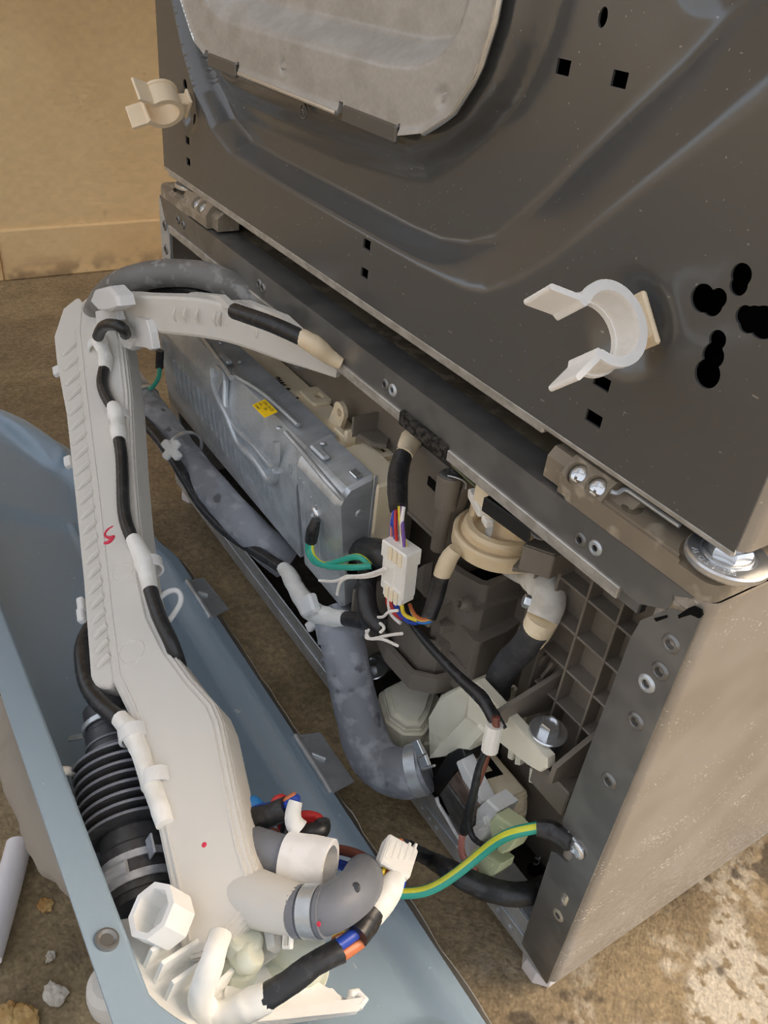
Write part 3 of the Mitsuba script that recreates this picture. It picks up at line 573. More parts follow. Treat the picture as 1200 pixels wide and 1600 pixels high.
# ---------------------------------------------------------------- control box
cb = thing('control_box', 'long galvanised control box with a yellow sticker, hung in the open pedestal', 'control box')
def seg(x0, x1, prof): return slab_x(prof, x0, x1)
p1 = [(-.010, .139), (-.0175, .226), (-.0165, .231), (-.0075, .2480), (.0180, .2540), (.020, .190), (.016, .142)]
p2 = [(-.010, .139), (-.0172, .214), (-.0155, .219), (-.0068, .2480), (.0180, .2545), (.020, .190), (.016, .142)]
p3 = [(-.0105, .139), (-.0225, .2420), (-.0205, .2480), (-.0140, .2560), (.0075, .2620), (.0140, .1880), (.0125, .170), (.0040, .142)]
dn = lambda pr_, d: list(np.array(Polygon(pr_).buffer(-d, join_style='mitre').exterior.coords)[:-1])
cbm = union(seg(.022, .18, p1), seg(.175, .335, p2), hullpts(np.vstack([np.c_[np.full(len(p3), .338), np.array(p3) + (.003, -.003)], np.c_[np.full(len(p3), .345), p3], np.c_[np.full(len(p3), .4055), p3], np.c_[np.full(len(p3), .4090), dn(p3, .0025)] if len(dn(p3, .0025)) == len(p3) else np.c_[np.full(len(p3), .409), p3]])))
ck = obj(cb + '__metal_cover', cbm, 'm_galv', smooth=25)
# slanted channel and raised frame over the middle
Q = lambda px, py, y: P(px, py, y=y)
obj(ck + '__pressed_channel', tube([Q(333, 577, -.013), Q(338, 610, -.017), Q(356, 650, -.0185), Q(372, 690, -.018), Q(400, 720, -.018), Q(424, 752, -.018), Q(432, 735, -.018)], .0042, n=6), 'm_galv')
obj(ck + '__pressed_channel', tube([Q(338, 575, -.012), Q(352, 590, -.012), Q(352, 630, -.017), Q(366, 665, -.017), Q(400, 700, -.017), Q(430, 730, -.018), Q(432, 690, -.018)], .0030, n=6), 'm_galv')
obj(ck + '__pressed_ridge', tube([P(300, 503, z=.252), P(330, 545, z=.252), P(350, 572, z=.2525), P(362, 590, z=.252)], .0026), 'm_galv')
obj(ck + '__pressed_ridge', tube([P(368, 588, z=.252), P(405, 610, z=.253), P(440, 640, z=.254), P(466, 664, z=.254)], .0020), 'm_galv')
obj(ck + '__pressed_ridge', tube([P(446, 676, z=.257), P(480, 715, z=.259), P(515, 757, z=.2605), P(536, 780, z=.250)], .0022), 'm_galv')
for (a, b), z in (((352, 560), .2535), ((500, 706), .2600)):
    c0 = P(a, b, z=z); obj(ck + '__pressed_tab', at(cbox(.022, .007, .004, .0015), c0, (0, -.2, 1)), 'm_galv')
for a, b in ((345, 535), (375, 565), (505, 692), (436, 668)): obj(ck + '__dimple', at(lathe([(0, .0012), (.0016, .001), (.0026, 0)], 12), P(a, b, z=.254 if a < 460 else .2612), (0, -.2, 1)), 'm_galv')
obj(ck + '__dimple', at(lathe([(0, .0012), (.0026, .001), (.004, 0)], 16), P(562, 802, x=.4092), (1, 0, 0)), 'm_galv')
c0 = P(556, 740, z=.2612); obj(ck + '__latch_window', at(cbox(.010, .006, .002, .0006), c0, (0, -.2, 1)), 'm_zinc')
obj(ck + '__side_lip', [at(cbox(.0014, .0035, .060, .0006), P(582, 795, x=.4092), (0, 0, 1)), at(pipe([(0, 0, -.001), (0, 0, .003)], .0150, .0020, k=28), P(561, 878, x=.4090), (1, 0, 0))], 'm_galv')
obj(ck + '__cable_hole', at(lathe([(0, .0004), (.0128, .0004), (.0128, 0)], 28), P(561, 878, x=.4092), (1, 0, 0)), 'm_void')
yf = lambda z: -.010 - (z - .139) * (.0075 / .087)
for i in range(20):       # upright pressed ribs on the front
    a = P(272 + 7.7 * i, 572 + 12.0 * i, y=-.0165); x = a[0]
    z1, z2 = (.170, .207) if i < 9 else (.160, .195)
    obj(ck + '__pressed_rib', tube([(x, yf(z1) - .0001, z1), (x, yf((z1 + z2) / 2) - .0007, (z1 + z2) / 2), (x, yf(z2) - .0001, z2)], .0014, n=3, k=6), 'm_galv')
for x, z1, z2 in ((.322, .185, .228), (.348, .180, .232), (.355, .178, .232), (.366, .170, .225), (.374, .165, .222)):
    y3 = lambda z: -.0105 - (z - .139) * (.012 / .103)
    obj(ck + '__pressed_rib', tube([(x, y3(z1) + (.004 if x < .34 else 0), z1), (x, y3(z2) + (.004 if x < .34 else 0), z2)], .0011, n=3, k=6), 'm_galv')
# cream tray behind the cover
ty0, ty1 = .0185, .0470
tray = [bx(.045, .398, .016, .0475, .20, .2480, .002), bx(.352, .4115, .0085, .0375, .165, .2540, .002)]
tk = obj(cb + '__plastic_tray', cat_(tray), 'm_cream', label='cream plastic tray behind the metal cover')
for px, py in ((430, 546), (498, 622), (597, 705)):
    o = P(px, py, z=.2495); 
    m = minus(at(ext(rrect(-.017, .012, -.011, .008, .004), .0035), o - [0, 0, .001]), bx(o[0] - .005, o[0] + .005, o[1] - .0035, o[1] + .0035, .24, .26))
    obj(tk + '__mounting_ear', m, 'm_cream')
    obj(tk + '__mounting_ear', bx(o[0] - .022, o[0] - .010, o[1] - .018, o[1] + .002, .246, .2508, .001), 'm_cream')
o = P(532, 648, z=.260)
obj(tk + '__ring_tab', minus(slab_y(shapely.union_all([disc(o[0], .2630, .0085), Polygon([(o[0] - .0085, .263), (o[0] + .0085, .263), (o[0] + .003, .246), (o[0] - .016, .246)])]), o[1] - .002, o[1] + .002), slab_y(disc(o[0] + .001, .2630, .0034), -.1, .2)), 'm_cream')
o = P(535, 678, z=.254)
obj(tk + '__hook', [bx(o[0] - .010, o[0] + .010, o[1] - .003, o[1] + .003, .245, .256, .001), at(cbox(.004, .010, .016, .001), o + (.012, 0, .002))], 'm_cream')
for z in (.197, .178): obj(tk + '__side_fin', bx(.4120, .4250, .012, .036, z - .001, z + .001, .0005), 'm_cream')
tx = meshkit.text_mesh('2W A 11', .0085, .0004, bold=True); tx.apply_translation([0, 0, 0])
obj(tk + '__printed_mark', at(tx, P(421, 590, z=.2483), (0, 0, 1), nrm(P(441, 612, z=.2483) - P(421, 590, z=.2483))), 'm_ink', smooth=False)
# yellow sticker
so = P(414, 639, z=.2535); sx = nrm(P(424, 625, z=.2535) - P(408, 650, z=.2535))
e1 = np.array([1.0, 0, 0]); nrm_s = nrm((0, -.0065, .0248)); 
sk = obj(cb + '__date_sticker', at(cbox(.0240, .0125, .0005, .0002), so + nrm_s * .0006, nrm_s, e1), 'm_yellow', label='yellow date sticker with black print')
for i, tline in enumerate(('2016.08.22', 'OA - OK', '0441')):
    t = meshkit.text_mesh(tline, .0024, .0002); t.apply_translation([-.0100, .0024 - i * .0037, 0])
    A = frame(so + nrm_s * .0008, nrm_s, (1, 0, 0)); obj(sk + '__printing', mov(t, A), 'm_ink', smooth=False)
gs = P(493, 803, y=-.0195)
obj(cb + '__earth_screw', at(screwhead(.0058, .003), gs, (0, -1, .1), (.5, 0, .8)), 'm_zinc', label='bright earth screw')
gs2 = P(250, 540, y=-.020); obj(cb + '__earth_screw', at(screwhead(.0050, .003), gs2, (-.4, -1, .1)), 'm_zinc')

# ---------------------------------------------------------------- pressure sensor and its felt-wrapped hose
pc = P(782, 838, z=.264)
ps = thing('pressure_sensor', 'round cream pressure sensor hanging under the top rail', 'sensor')
obj(ps + '__lower_ring', at(lathe([(0, -.008), (.0300, -.008), (.0325, -.006), (.0325, .003), (.0312, .0045), (.0295, .0045), (.0292, .002), (.0275, .002), (.0270, .0045), (0, .0045)], 56), pc), 'm_cream_dark')
obj(ps + '__dome', at(lathe([(.0262, .002), (.0262, .008), (.0245, .0105), (.0205, .0110), (.0205, .0065), (.012, .0065), (0, .0065)], 56), pc), 'm_cream_dark')
obj(ps + '__rear_wall', at(pipe([(0, 0, .004), (0, 0, .030)], .0175, .002, k=24), pc + (.006, .006, 0)), 'm_cream_dark')
for a, r in ((205, .019), (195, .0215)):
    q = math.radians(a); obj(ps + '__stop_lug', at(cbox(.0045, .007, .012, .001), pc + (r * math.cos(q), r * math.sin(q) - .003, .011), (0, 0, 1), (math.cos(q), math.sin(q), 0)), 'm_cream_dark')
o = P(770, 805, z=.290); obj(ps + '__metal_blade', bx(o[0] - .003, o[0] + .003, o[1] - .001, o[1] + .0005, .272, .306, .0004), 'm_galv', label='grey metal blade')
o = P(748, 795, z=.292); obj(ps + '__plug', [at(cbox(.022, .007, .008, .0012), o + (-.002, 0, .004), (0, -.2, 1), (.86, -.25, -.25)), at(cbox(.008, .006, .006, .001), o + (.012, -.002, -.001), (0, -.2, 1), (.86, -.25, -.1))], 'm_connector', label='off-white wire plug')
o = P(765, 768, z=.308); obj(ps + '__connector_block', at(cbox(.020, .024, .016, .0012), o + (.002, .006, -.004), (0, 0, 1), (1, -.1, 0)), 'm_cream')
o = P(748, 750, z=.304); obj(ps + '__circuit_board', at(cbox(.036, .026, .0016, .0003), o + (-.004, .006, 0), (0, 0, 1), (1, -.05, 0)), 'm_pcb', label='olive green board')
a0, a1 = P(770, 772, z=.313), P(853, 830, z=.313)
sb = ps + '__support_bracket'
sbk = obj(sb, [at(cbox(np.linalg.norm(a1 - a0), .024, .0022, .0008), (a0 + a1) / 2 + (0, .004, 0), (0, 0, 1), a1 - a0), at(cbox(np.linalg.norm(a1 - a0) * .9, .0016, .010, .0006), (a0 + a1) / 2 + (-.002, -.007, -.005), (0, 0, 1), a1 - a0)], 'm_black', label='black painted bracket')
obj(sbk + '__pressed_bead', at(cbox(.030, .004, .0016, .0007), (a0 + a1) / 2 + (-.002, .002, .0014), (0, 0, 1), a1 - a0), 'm_black')
obj(sbk + '__screw', at(screwhead(.0060, .0024), P(845, 835, z=.3145), (0, 0, 1), (1, .4, 0)), 'm_dark_steel')
h1 = PD([(800, 880), (825, 892), (848, 910), (857, 940), (846, 968), (838, 985)], y=.022); h1[0] = P(800, 884, y=.064); h1[1] = P(826, 893, y=.058); h1[2] = P(848, 911, y=.047); h1[3] = P(857, 940, y=.036); h1[4] = P(848, 966, y=.029); h1[5] = P(838, 985, y=.027)
fh = thing('sensor_hose', 'black rubber hose with a cream felt wrap running down from the round pressure sensor', 'hose')
obj(fh + '__felt_wrap', tube(h1[:5], [.0090, .0105, .0120, .0118, .0100], wob=.003, seed=3, k=20), 'm_felt', label='soft cream felt wrap')
obj(fh + '__collar', tube([h1[4] * .4 + h1[3] * .0 + h1[4] * .6, h1[5], P(830, 996, y=.026)], [.0102, .0099, .0096], k=24), 'm_cream', label='beige collar')
obj(fh + '__tube', tube(PD([(836, 985, ), (815, 1015), (795, 1035), (780, 1062), (776, 1085)], y=.024), .0092, wob=.0012, k=18), 'm_rubber')
obj(fh + '__spring_clip', at(hexhead(.0042, .004), P(827, 941, y=.012), (-.6, -.7, .2)), 'm_zinc', label='small bright clip end')

# ---------------------------------------------------------------- pump housing and drain pump
def pblock(front, y=None, depth=(0, .015, 0), d=None, c=0.0, z=None, x=None):
    """convex block: a face given as the photograph shows it on a plane, carried back along depth"""
    f = PD(front, d=d, y=y, z=z, x=x); b = f + np.asarray(depth, float)
    if c:
        m = f.mean(0); f2 = f + (m - f) * (c / np.linalg.norm(m - f, axis=1))[:, None] - np.asarray(depth) / np.linalg.norm(depth) * c
        return hullpts(np.vstack([f, b, f2]))
    return hullpts(np.vstack([f, b]))
ph = thing('pump_housing', 'pale moulded plastic pump housing between the grey hose and the toothed rubber mount', 'pump housing')
lobe = rpoly([tuple(P(a, b, z=.072)[:2]) for a, b in ((592, 1072), (632, 1052), (690, 1075), (676, 1118), (664, 1138), (632, 1138), (604, 1118))], .006)
obj(ph + '__body', union(xyprism(lobe.buffer(-.004), .074, .050, .004), xyprism(lobe, .066, .034, .003), vprism([(628, 1130), (672, 1122), (678, 1160), (632, 1160)], .052, .026, .003, .004)), 'm_moulded')
obj(ph + '__body', union(pblock([(676, 1184), (672, 1118), (690, 1084), (735, 1064), (742, 1092), (728, 1150), (715, 1178)], y=.020, depth=(0, .03, 0), c=.004)), 'm_moulded')
obj(ph + '__strainer', [pblock([(690, 1160), (730, 1118), (764, 1138), (770, 1150), (712, 1180), (672, 1184)], y=.010, depth=(0, .025, .002), c=.003), pblock([(715, 1168), (752, 1128), (764, 1140), (735, 1172)], y=.006, depth=(0, .02, 0), c=.003)], 'm_moulded')
obj(ph + '__bracket_arm', [pblock([(736, 1066), (746, 1064), (778, 1104), (856, 1184), (856, 1200), (846, 1206), (828, 1196), (764, 1142), (730, 1118)], y=.006, depth=(0, .006, 0), c=.001), pblock([(762, 1056), (782, 1074), (782, 1100), (762, 1092)], y=.030, depth=(0, .003, 0))], 'm_moulded')
tr_o = Polygon([tuple(P(a, b, z=.150)[:2]) for a, b in ((766, 1086), (804, 1068), (838, 1102), (800, 1122))])
obj(ph + '__open_tray', [union(xyprism(tr_o, .150, .120) - xyprism(tr_o.buffer(-.0022), .2, .138)), bx(tr_o.centroid.x - .0008, tr_o.centroid.x + .0008, tr_o.bounds[1] + .004, tr_o.bounds[3] - .004, .122, .147, .0004)], 'm_moulded')
obj(ph + '__foot_tab', [pblock([(795, 1165), (803, 1168), (800, 1188), (793, 1184)], y=.018, depth=(0, .008, 0)), pblock([(806, 1178), (814, 1182), (812, 1196), (804, 1194)], y=.018, depth=(0, .008, 0)), pblock([(828, 1200), (836, 1206), (832, 1224), (826, 1222)], y=.018, depth=(0, .008, 0))], 'm_moulded')
dp = thing('drain_pump', 'drain pump with cream cover, grey laminated core and green plugs behind the bottom rail', 'pump')
obj(dp + '__black_frame', [pblock([(664, 1238), (700, 1178), (722, 1166), (728, 1180), (712, 1196), (690, 1246), (676, 1262)], y=.004, depth=(0, .018, 0), c=.001), vprism([(712, 1170), (792, 1148), (806, 1172), (738, 1192), (716, 1186)], .086, .050, .001, .001)], 'm_black', label='black plastic frame')
cover = [vprism([(714, 1190), (734, 1182), (796, 1222), (826, 1238), (822, 1252), (770, 1256), (752, 1248)], .0960, .052, .002, .002), vprism([(730, 1184), (762, 1170), (776, 1178), (826, 1236), (800, 1248), (768, 1246)], .0995, .060, .002, .002), vprism([(756, 1250), (826, 1240), (824, 1268), (798, 1286), (780, 1272)], .0910, .048, .003, .003)]
ck2 = obj(dp + '__cover', union(*cover), 'm_cream', label='cream plastic cover')
wn = [tuple(P(a, b, z=.0996)[:2]) for a, b in ((740, 1196), (766, 1184), (786, 1210), (752, 1220))]
wi = Polygon(wn); obj(ck2 + '__square_slot', at(ext(wi.difference(wi.buffer(-.0050)), .0008), (0, 0, .0993)), 'm_void')
obj(dp + '__core', [pblock([(688, 1240), (700, 1224), (742, 1282), (722, 1312)], y=-.0025, depth=(0, .022, 0), c=.001)], 'm_core', label='grey laminated steel core')
obj(dp + '__core__upper_stack', pblock([(701, 1222), (714, 1206), (752, 1262), (743, 1280)], y=-.0005, depth=(0, .020, 0), c=.001), 'm_rust', label='rusty laminations')
for i in range(3): obj(dp + '__core__seam', tube([P(690 + 4 * i + 2, 1238 - 5 * i, y=-.0031), P(724 + 6 * i, 1304 - 9 * i, y=-.0031)], .0004, k=6), 'm_galv')
obj(dp + '__bobbin_edge', tube([P(682, 1246, y=-.004), P(685, 1256, y=-.004), P(722, 1318, y=-.004)], .0015, smooth=False), 'm_white')
obj(dp + '__bobbin_edge', [pblock([(714, 1190), (722, 1186), (756, 1252), (748, 1262), (738, 1252)], y=.001, depth=(0, .01, 0), c=.001)], 'm_white')
obj(dp + '__terminal_block', [pblock([(746, 1262), (762, 1248), (782, 1266), (766, 1296), (744, 1296)], y=-.006, depth=(0, .016, 0), c=.0015), pblock([(742, 1290), (766, 1290), (742, 1338), (728, 1342), (714, 1322)], y=-.007, depth=(0, .014, 0), c=.0015), pblock([(744, 1284), (756, 1276), (760, 1288), (748, 1298)], y=-.010, depth=(0, .006, 0), c=.0008)], 'm_white', label='white terminal block')
obj(dp + '__green_tab', pblock([(756, 1332), (768, 1312), (772, 1322), (764, 1334)], y=-.0072, depth=(0, .004, 0)), 'm_green')
for pts in ([(766, 1282), (776, 1272), (800, 1288), (814, 1304), (800, 1328), (786, 1334), (772, 1322), (774, 1306)], [(736, 1330), (748, 1322), (770, 1336), (786, 1348), (782, 1360), (764, 1374), (750, 1366), (748, 1352)]):
    pk3 = obj(dp + '__wire_plug', [pblock(pts, y=-.013, depth=(0, .010, 0), c=.0015), pblock([tuple(np.array(q) * .45 + np.array(pts).mean(0) * .55) for q in pts], y=-.0145, depth=(0, .003, 0), c=.0008)], 'm_conn_green', label='pale green wire plug')
    m_ = np.array(pts).mean(0); obj(pk3 + '__slot', pblock([m_ + q for q in ((-2, -3), (1, -4), (3, 1), (0, 3))], y=-.0148, depth=(0, .0005, 0)), 'm_void')
obj(pd + '__base_pan__spring_hole', at(lathe([(0, .0004), (.0062, .0004), (.0062, 0)], 20), P(836, 1360, z=Z0 + .003)), 'm_void')
obj(pd + '__base_pan__coil', [tube([P(836, 1353, z=Z0 + .0035) + (.0018 * math.cos(t), .0018 * math.sin(t), .0012 * t - .010) for t in np.arange(0, 22, .6)], .0005, n=1, k=5)], 'm_galv')

# ---------------------------------------------------------------- removed back cover on the floor
al = math.radians(20); O_ = np.array([.712, -.0605, .0360])
LU, LV = np.array([-1.0, 0, 0]), np.array([0, -math.cos(al), math.sin(al)]); LW = np.cross(LU, LV)
LA = np.eye(4); LA[:3, 0], LA[:3, 1], LA[:3, 2], LA[:3, 3] = LU, LV, LW, O_
def PL(px, py, h=0.0):
    """the point a pixel shows on the cover's plane, h above it"""
    o = O_ + LW * h; v = np.array([(px - 600) / F, (py - 800) / F, 1.0]) @ R
    return C + v * (((o - C) @ LW) / (v @ LW))
def loc(p): return np.array([(p - O_) @ LU, (p - O_) @ LV, (p - O_) @ LW])
rc = thing('back_cover', 'removed blue-grey steel cover lying like a shallow tray on the floor before the pedestal', 'cover')
Lr, Wd = .790, .232
n1, n2 = 240, 90
uu, vv = np.meshgrid(np.linspace(-.012, Lr, n1), np.linspace(0, Wd, n2), indexing='ij')
e1_, e2_, e3_ = (loc(PL(*q_, h_))[:2] for q_, h_ in (((230, 830), 0), ((100, 710), .021), ((0, 655), .029)))
outl = Polygon([(-.012, 0), (.545, 0), tuple(e1_), tuple((e1_ + e2_) / 2 + (.006, -.004)), tuple(e2_), tuple(e3_), (.785, .17), (.785, Wd), (.02, Wd), (-.005, Wd - .012), (-.012, Wd - .03)])
wall = lambda t: ss(t)
edge_r = np.minimum(vv, np.inf)
pts = shapely.points(uu.ravel(), vv.ravel()); dout = np.where(shapely.contains(outl, pts), shapely.distance(outl.exterior, pts), 0).reshape(uu.shape)
hgt = -.013 * wall((dout - .010) / .022)
left = .056 * wall((vv - (Wd - .036)) / .016); near_ = (.008 + .048 * ss((vv - .04) / .11)) * wall((.052 - uu) / .018)
cr = np.hypot(np.maximum(0, .115 - uu), np.maximum(0, vv - (Wd - .082)))        # rounded inner corner at the near left
corner = .056 * wall((cr - .050) / .016) * (uu < .115) * (vv > Wd - .082)
rise = .030 * ss((uu - .58) / .17)
hgt = np.where(vv > Wd - .05, np.maximum(hgt, -.013), hgt) + 0
hgt = np.maximum(hgt, -.013 + np.maximum.reduce([left, near_, corner]))
hgt = hgt + rise
def seg_d(u, v, a, b): a, b = np.array(a), np.array(b); t = np.clip(((u - a[0]) * (b - a)[0] + (v - a[1]) * (b - a)[1]) / ((b - a) @ (b - a)), 0, 1); return np.hypot(u - a[0] - t * (b - a)[0], v - a[1] - t * (b - a)[1])
ra, rbb, rcc = (loc(PL(*q, -.012))[:2] for q in ((112, 828), (155, 893), (235, 920)))
hgt += .0035 * np.exp(-(np.minimum(seg_d(uu, vv, ra, rbb), seg_d(uu, vv, rbb, rcc)) / .0035) ** 2)
sa, sb2 = loc(PL(-40, 672, 0))[:2], loc(PL(78, 744, 0))[:2]
hgt += .007 * ss(1.6 - seg_d(uu, vv, sa, sb2) / .010)
fa, fb = loc(PL(-10, 770, -.01))[:2], loc(PL(200, 880, -.01))[:2]
hgt += .004 * wall((uu - .60 - .25 * (vv - .1)) / .03)
tp = np.stack([uu, vv, hgt], -1).reshape(-1, 3)
sheet = mf(grid_solid(tp, tp - [0, 0, .0012], n1, n2)) ^ mf(at(ext(outl, .3), (0, 0, -.15)))
rcs = obj(rc + '__sheet', mov(sheet, LA), 'm_blue_panel', smooth=40)
# flange bent down along the right edge and round the far corner, with small nicks
ol = np.array(outl.exterior.coords); fl = np.array([(-.012, .0005), (.28, .0005), (.545, .0005), *[tuple(k_ + (-.0003, .0003)) for k_ in (e1_, (e1_ + e2_) / 2 + (.006, -.004), e2_, e3_)], (.7845, .17), (.7845, .21)])
flp = spl(fl[2:], 6); flp = np.vstack([np.stack([np.linspace(-.012, .54, 60), np.full(60, .0005)], 1), flp])
tg = np.gradient(flp, axis=0); tg /= np.linalg.norm(tg, axis=1, keepdims=True); no_ = np.stack([tg[:, 1], -tg[:, 0]], 1)
wdt = .0125 + .003 * meshkit.noise(np.c_[flp * 60, flp[:, :1] * 0], 4); ri_ = .030 * ss((flp[:, 0] - .58) / .17); k_ = len(flp)
va = np.c_[flp - no_ * .0010, ri_ - .0006]; vb_ = np.c_[flp + no_ * .003, ri_ - .0016]; vc = np.c_[flp + no_ * wdt[:, None], ri_ - .0105]
st_ = np.stack([va, vb_, vc], 1).reshape(-1, 3)
obj(rc + '__edge_flange', mov(grid_solid(st_, st_ - (0, 0, .0011), k_, 3), LA), 'm_dark_steel', label='dark turned-down edge with a torn pale rim', smooth=40)
obj(rc + '__edge_flange__torn_rim', mov(sweep(vc, circ(5), .0005 + .0004 * meshkit.noise(np.c_[flp * 140, flp[:, :1] * 0], 9)), LA), 'm_strip')
for pts_ in ([(292, 908), (318, 903), (358, 952), (330, 966)], [(462, 1150), (500, 1145), (553, 1222), (518, 1240)]):
    q = [loc(PL(a, b, .001)) for a, b in pts_]
    c0 = np.array(q)
    tabm = hullpts(np.vstack([c0 + (0, 0, .0007), c0 - (0, 0, .0007)])); ben = tube([c0[0] * .5 + c0[1] * .0 + c0[0] * .5, (c0[0] + c0[3]) / 2 + (0, .001, .0015), c0[3]], .0028, n=4)
    tk_ = obj(rc + '__hook_tab', mov(cat_([tabm, ben]), LA), 'm_galv', label='bent steel hook tab')
    obj(tk_ + '__pressed_bead', mov(tube([(c0[0] + c0[1]) / 2 * .3 + (c0[0] + c0[3]) / 2 * .7 + (0, 0, .001), c0.mean(0) + (0, 0, .0014)], .0022), LA), 'm_galv')
ho = loc(PL(158, 1474, .042)); obj(rc + '__rivet', mov(at(lathe([(0, .0006), (.0035, .0008), (.0048, .0022), (.0060, .0020), (.0064, 0)], 24), (ho[0], Wd - .010, .0432)), LA), 'm_dark_steel', label='dark round hole rim')

# ---------------------------------------------------------------- big milky duct across the cover
A_, B_, C_ = P(150, 500, d=.80), P(345, 1490, d=.435), P(495, 1490, d=.425)
NW = nrm(np.cross(B_ - A_, C_ - A_)); NW = NW if NW @ (C - A_) > 0 else -NW
DX = nrm(B_ - A_); DY = np.cross(NW, DX)
DA = np.eye(4); DA[:3, 0], DA[:3, 1], DA[:3, 2], DA[:3, 3] = DX, DY, NW, A_
def DP(px, py, h=0.0):
    o = A_ + NW * h; v = np.array([(px - 600) / F, (py - 800) / F, 1.0]) @ R
    return C + v * (((o - C) @ NW) / (v @ NW))
def dl(px, py, h=0.0): q = np.linalg.inv(DA) @ np.append(DP(px, py, h), 1); return q[:3]
wd = thing('wire_duct', 'large milky plastic duct with a kink, lying across the blue-grey steel cover', 'duct')
def dpoly(pts, r=.003, h=0.0): return rpoly([tuple(dl(a, b, h)[:2]) for a, b in pts], r)
main = dpoly([(118, 478), (135, 462), (168, 462), (190, 500), (203, 610), (208, 720), (214, 800), (226, 900), (240, 960), (266, 1012), (300, 1058), (334, 1096), (346, 1124), (372, 1250), (388, 1320), (408, 1378), (406, 1420), (344, 1486), (296, 1500), (280, 1488), (262, 1384), (238, 1270), (214, 1170), (196, 1112), (172, 1062), (160, 960), (140, 760), (124, 620), (114, 520)])
def dslab(pg, z0, z1, c=0.0):
    if not c: m = ext(pg, z1 - z0); m.apply_translation([0, 0, z0]); return m
    m = ext(pg, z1 - z0 - c); m.apply_translation([0, 0, z0]); ms = [m]
    for k in range(1, 4):
        q = k / 3 * np.pi / 2; ins = c * (1 - math.cos(q)); m2 = ext(pg.buffer(-ins), z1 - z0 - c + c * math.sin(q)); m2.apply_translation([0, 0, z0]); ms.append(m2)
    return union(*ms)
body = dslab(main, -.030, 0, .0055)
core_ = dslab(main.buffer(-.0016), -.0320, -.0016, .0046)
wk = obj(wd + '__shell', mov(minus(body, core_), DA), 'm_milky', smooth=40)
bead = main.buffer(-.0062); bead2 = bead.difference(bead.buffer(-.0012))
obj(wd + '__shell__raised_line', mov(dslab(bead2, -.001, .0006), DA), 'm_milky')
lip = dpoly([(98, 478), (118, 462), (124, 470), (113, 520), (124, 620), (140, 760), (160, 960), (172, 1058), (168, 1068), (146, 1066), (141, 1050), (130, 900), (116, 760), (103, 640), (88, 560), (84, 520)], .0015)
obj(wd + '__side_lip', mov(minus(dslab(lip.buffer(.002), -.022, -.0035, .002), dslab(lip.buffer(.0006), -.024, -.0052)), DA), 'm_milky')
for i in range(22):
    t = i / 21; yy_ = 548 + (1035 - 548) * t; xl = np.interp(yy_, [548, 760, 900, 1035], [98, 122, 138, 152]); xr_ = np.interp(yy_, [548, 760, 960, 1035], [118, 142, 162, 170])
    a, b = dl(xl, yy_ + 9, -.0035), dl(xr_, yy_ - 11, -.0032)
    obj(wd + '__side_lip__rib', mov(tube([a, (a + b) / 2 + (0, 0, .0008), b], [.0018, .0026, .0030], n=3, k=8), DA), 'm_milky')
for px, py, w in ((90, 580, .006), (107, 722, .005), (127, 945, .004), (127, 962, .004)):
    obj(wd + '__edge_tab', mov(at(cbox(.012, w * 1.3, .006, .001), dl(px, py, -.012)), DA), 'm_milky_clear')
for ps_ in ((((198, 795), (188, 800), (183, 812)), ((184, 905), (180, 890), (190, 885))),):
    pass
for c0, rr in (((192, 894), .008), ((206, 1018), .009)):
    q = dl(*c0); obj(wd + '__shell__moulded_ring', mov(at(lathe([(rr - .0006, 0), (rr, .0005), (rr + .0006, 0)], 28), q + (0, 0, -.0001)), DA), 'm_milky')
mark = [(177, 822), (168, 828), (164, 836), (172, 840), (178, 838), (172, 846), (163, 849)]
obj(wd + '__shell__red_mark', mov(tube([dl(a, b, .0001) for a, b in mark], [.0005, .0009, .0008, .0013, .0010, .0017, .0012], n=5, k=6), DA), 'm_redink', label='small red pen mark')
obj(wd + '__shell__red_mark', mov(at(lathe([(0, .0004), (.0010, .0003), (.0016, 0)], 10), dl(319, 1320)), DA), 'm_redink')
# kinked back wall and flanges near the lower end
obj(wd + '__end_flange', mov(dslab(dpoly([(252, 1340), (262, 1300), (275, 1310), (290, 1420), (268, 1400), (250, 1372)]), -.020, -.0185), DA), 'm_milky_clear')
obj(wd + '__end_bracket', mov(union(dslab(dpoly([(272, 1480), (300, 1462), (350, 1472), (402, 1428), (412, 1452), (404, 1478), (372, 1500), (330, 1506), (282, 1502)]), -.032, -.030), dslab(dpoly([(274, 1484), (282, 1480), (290, 1502), (284, 1504)]), -.036, -.012), dslab(dpoly([(395, 1440), (412, 1436), (414, 1470), (402, 1476)]), -.036, -.016)), DA), 'm_milky_clear')
# octagonal cup on the side, open to the viewer
cupc = P(247, 1428, d=.437); cax = nrm(.75 * NW + .45 * nrm(P(200, 1400, d=.437) - cupc) + .2 * (C - cupc))
cu = pipe([(0, 0, -.012), (0, 0, .006)], [.0150, .0150], .0034, k=8)
obj(wd + '__octagonal_cup', [at(cu, cupc, cax, (1, .2, .3)), at(ext(Polygon(circ(8) * .0125), .002), cupc - cax * .0125, cax, (1, .2, .3))], 'm_white', smooth=20, label='white octagonal cup')
# loop handle beside the harness
obj(wd + '__wire_loop', tube([DP(246, 938, -.004), DP(262, 925, -.006), DP(276, 923, -.008), DP(283, 936, -.009), DP(274, 956, -.009), DP(264, 970, -.008)], .0020, n=5), 'm_milky_clear')
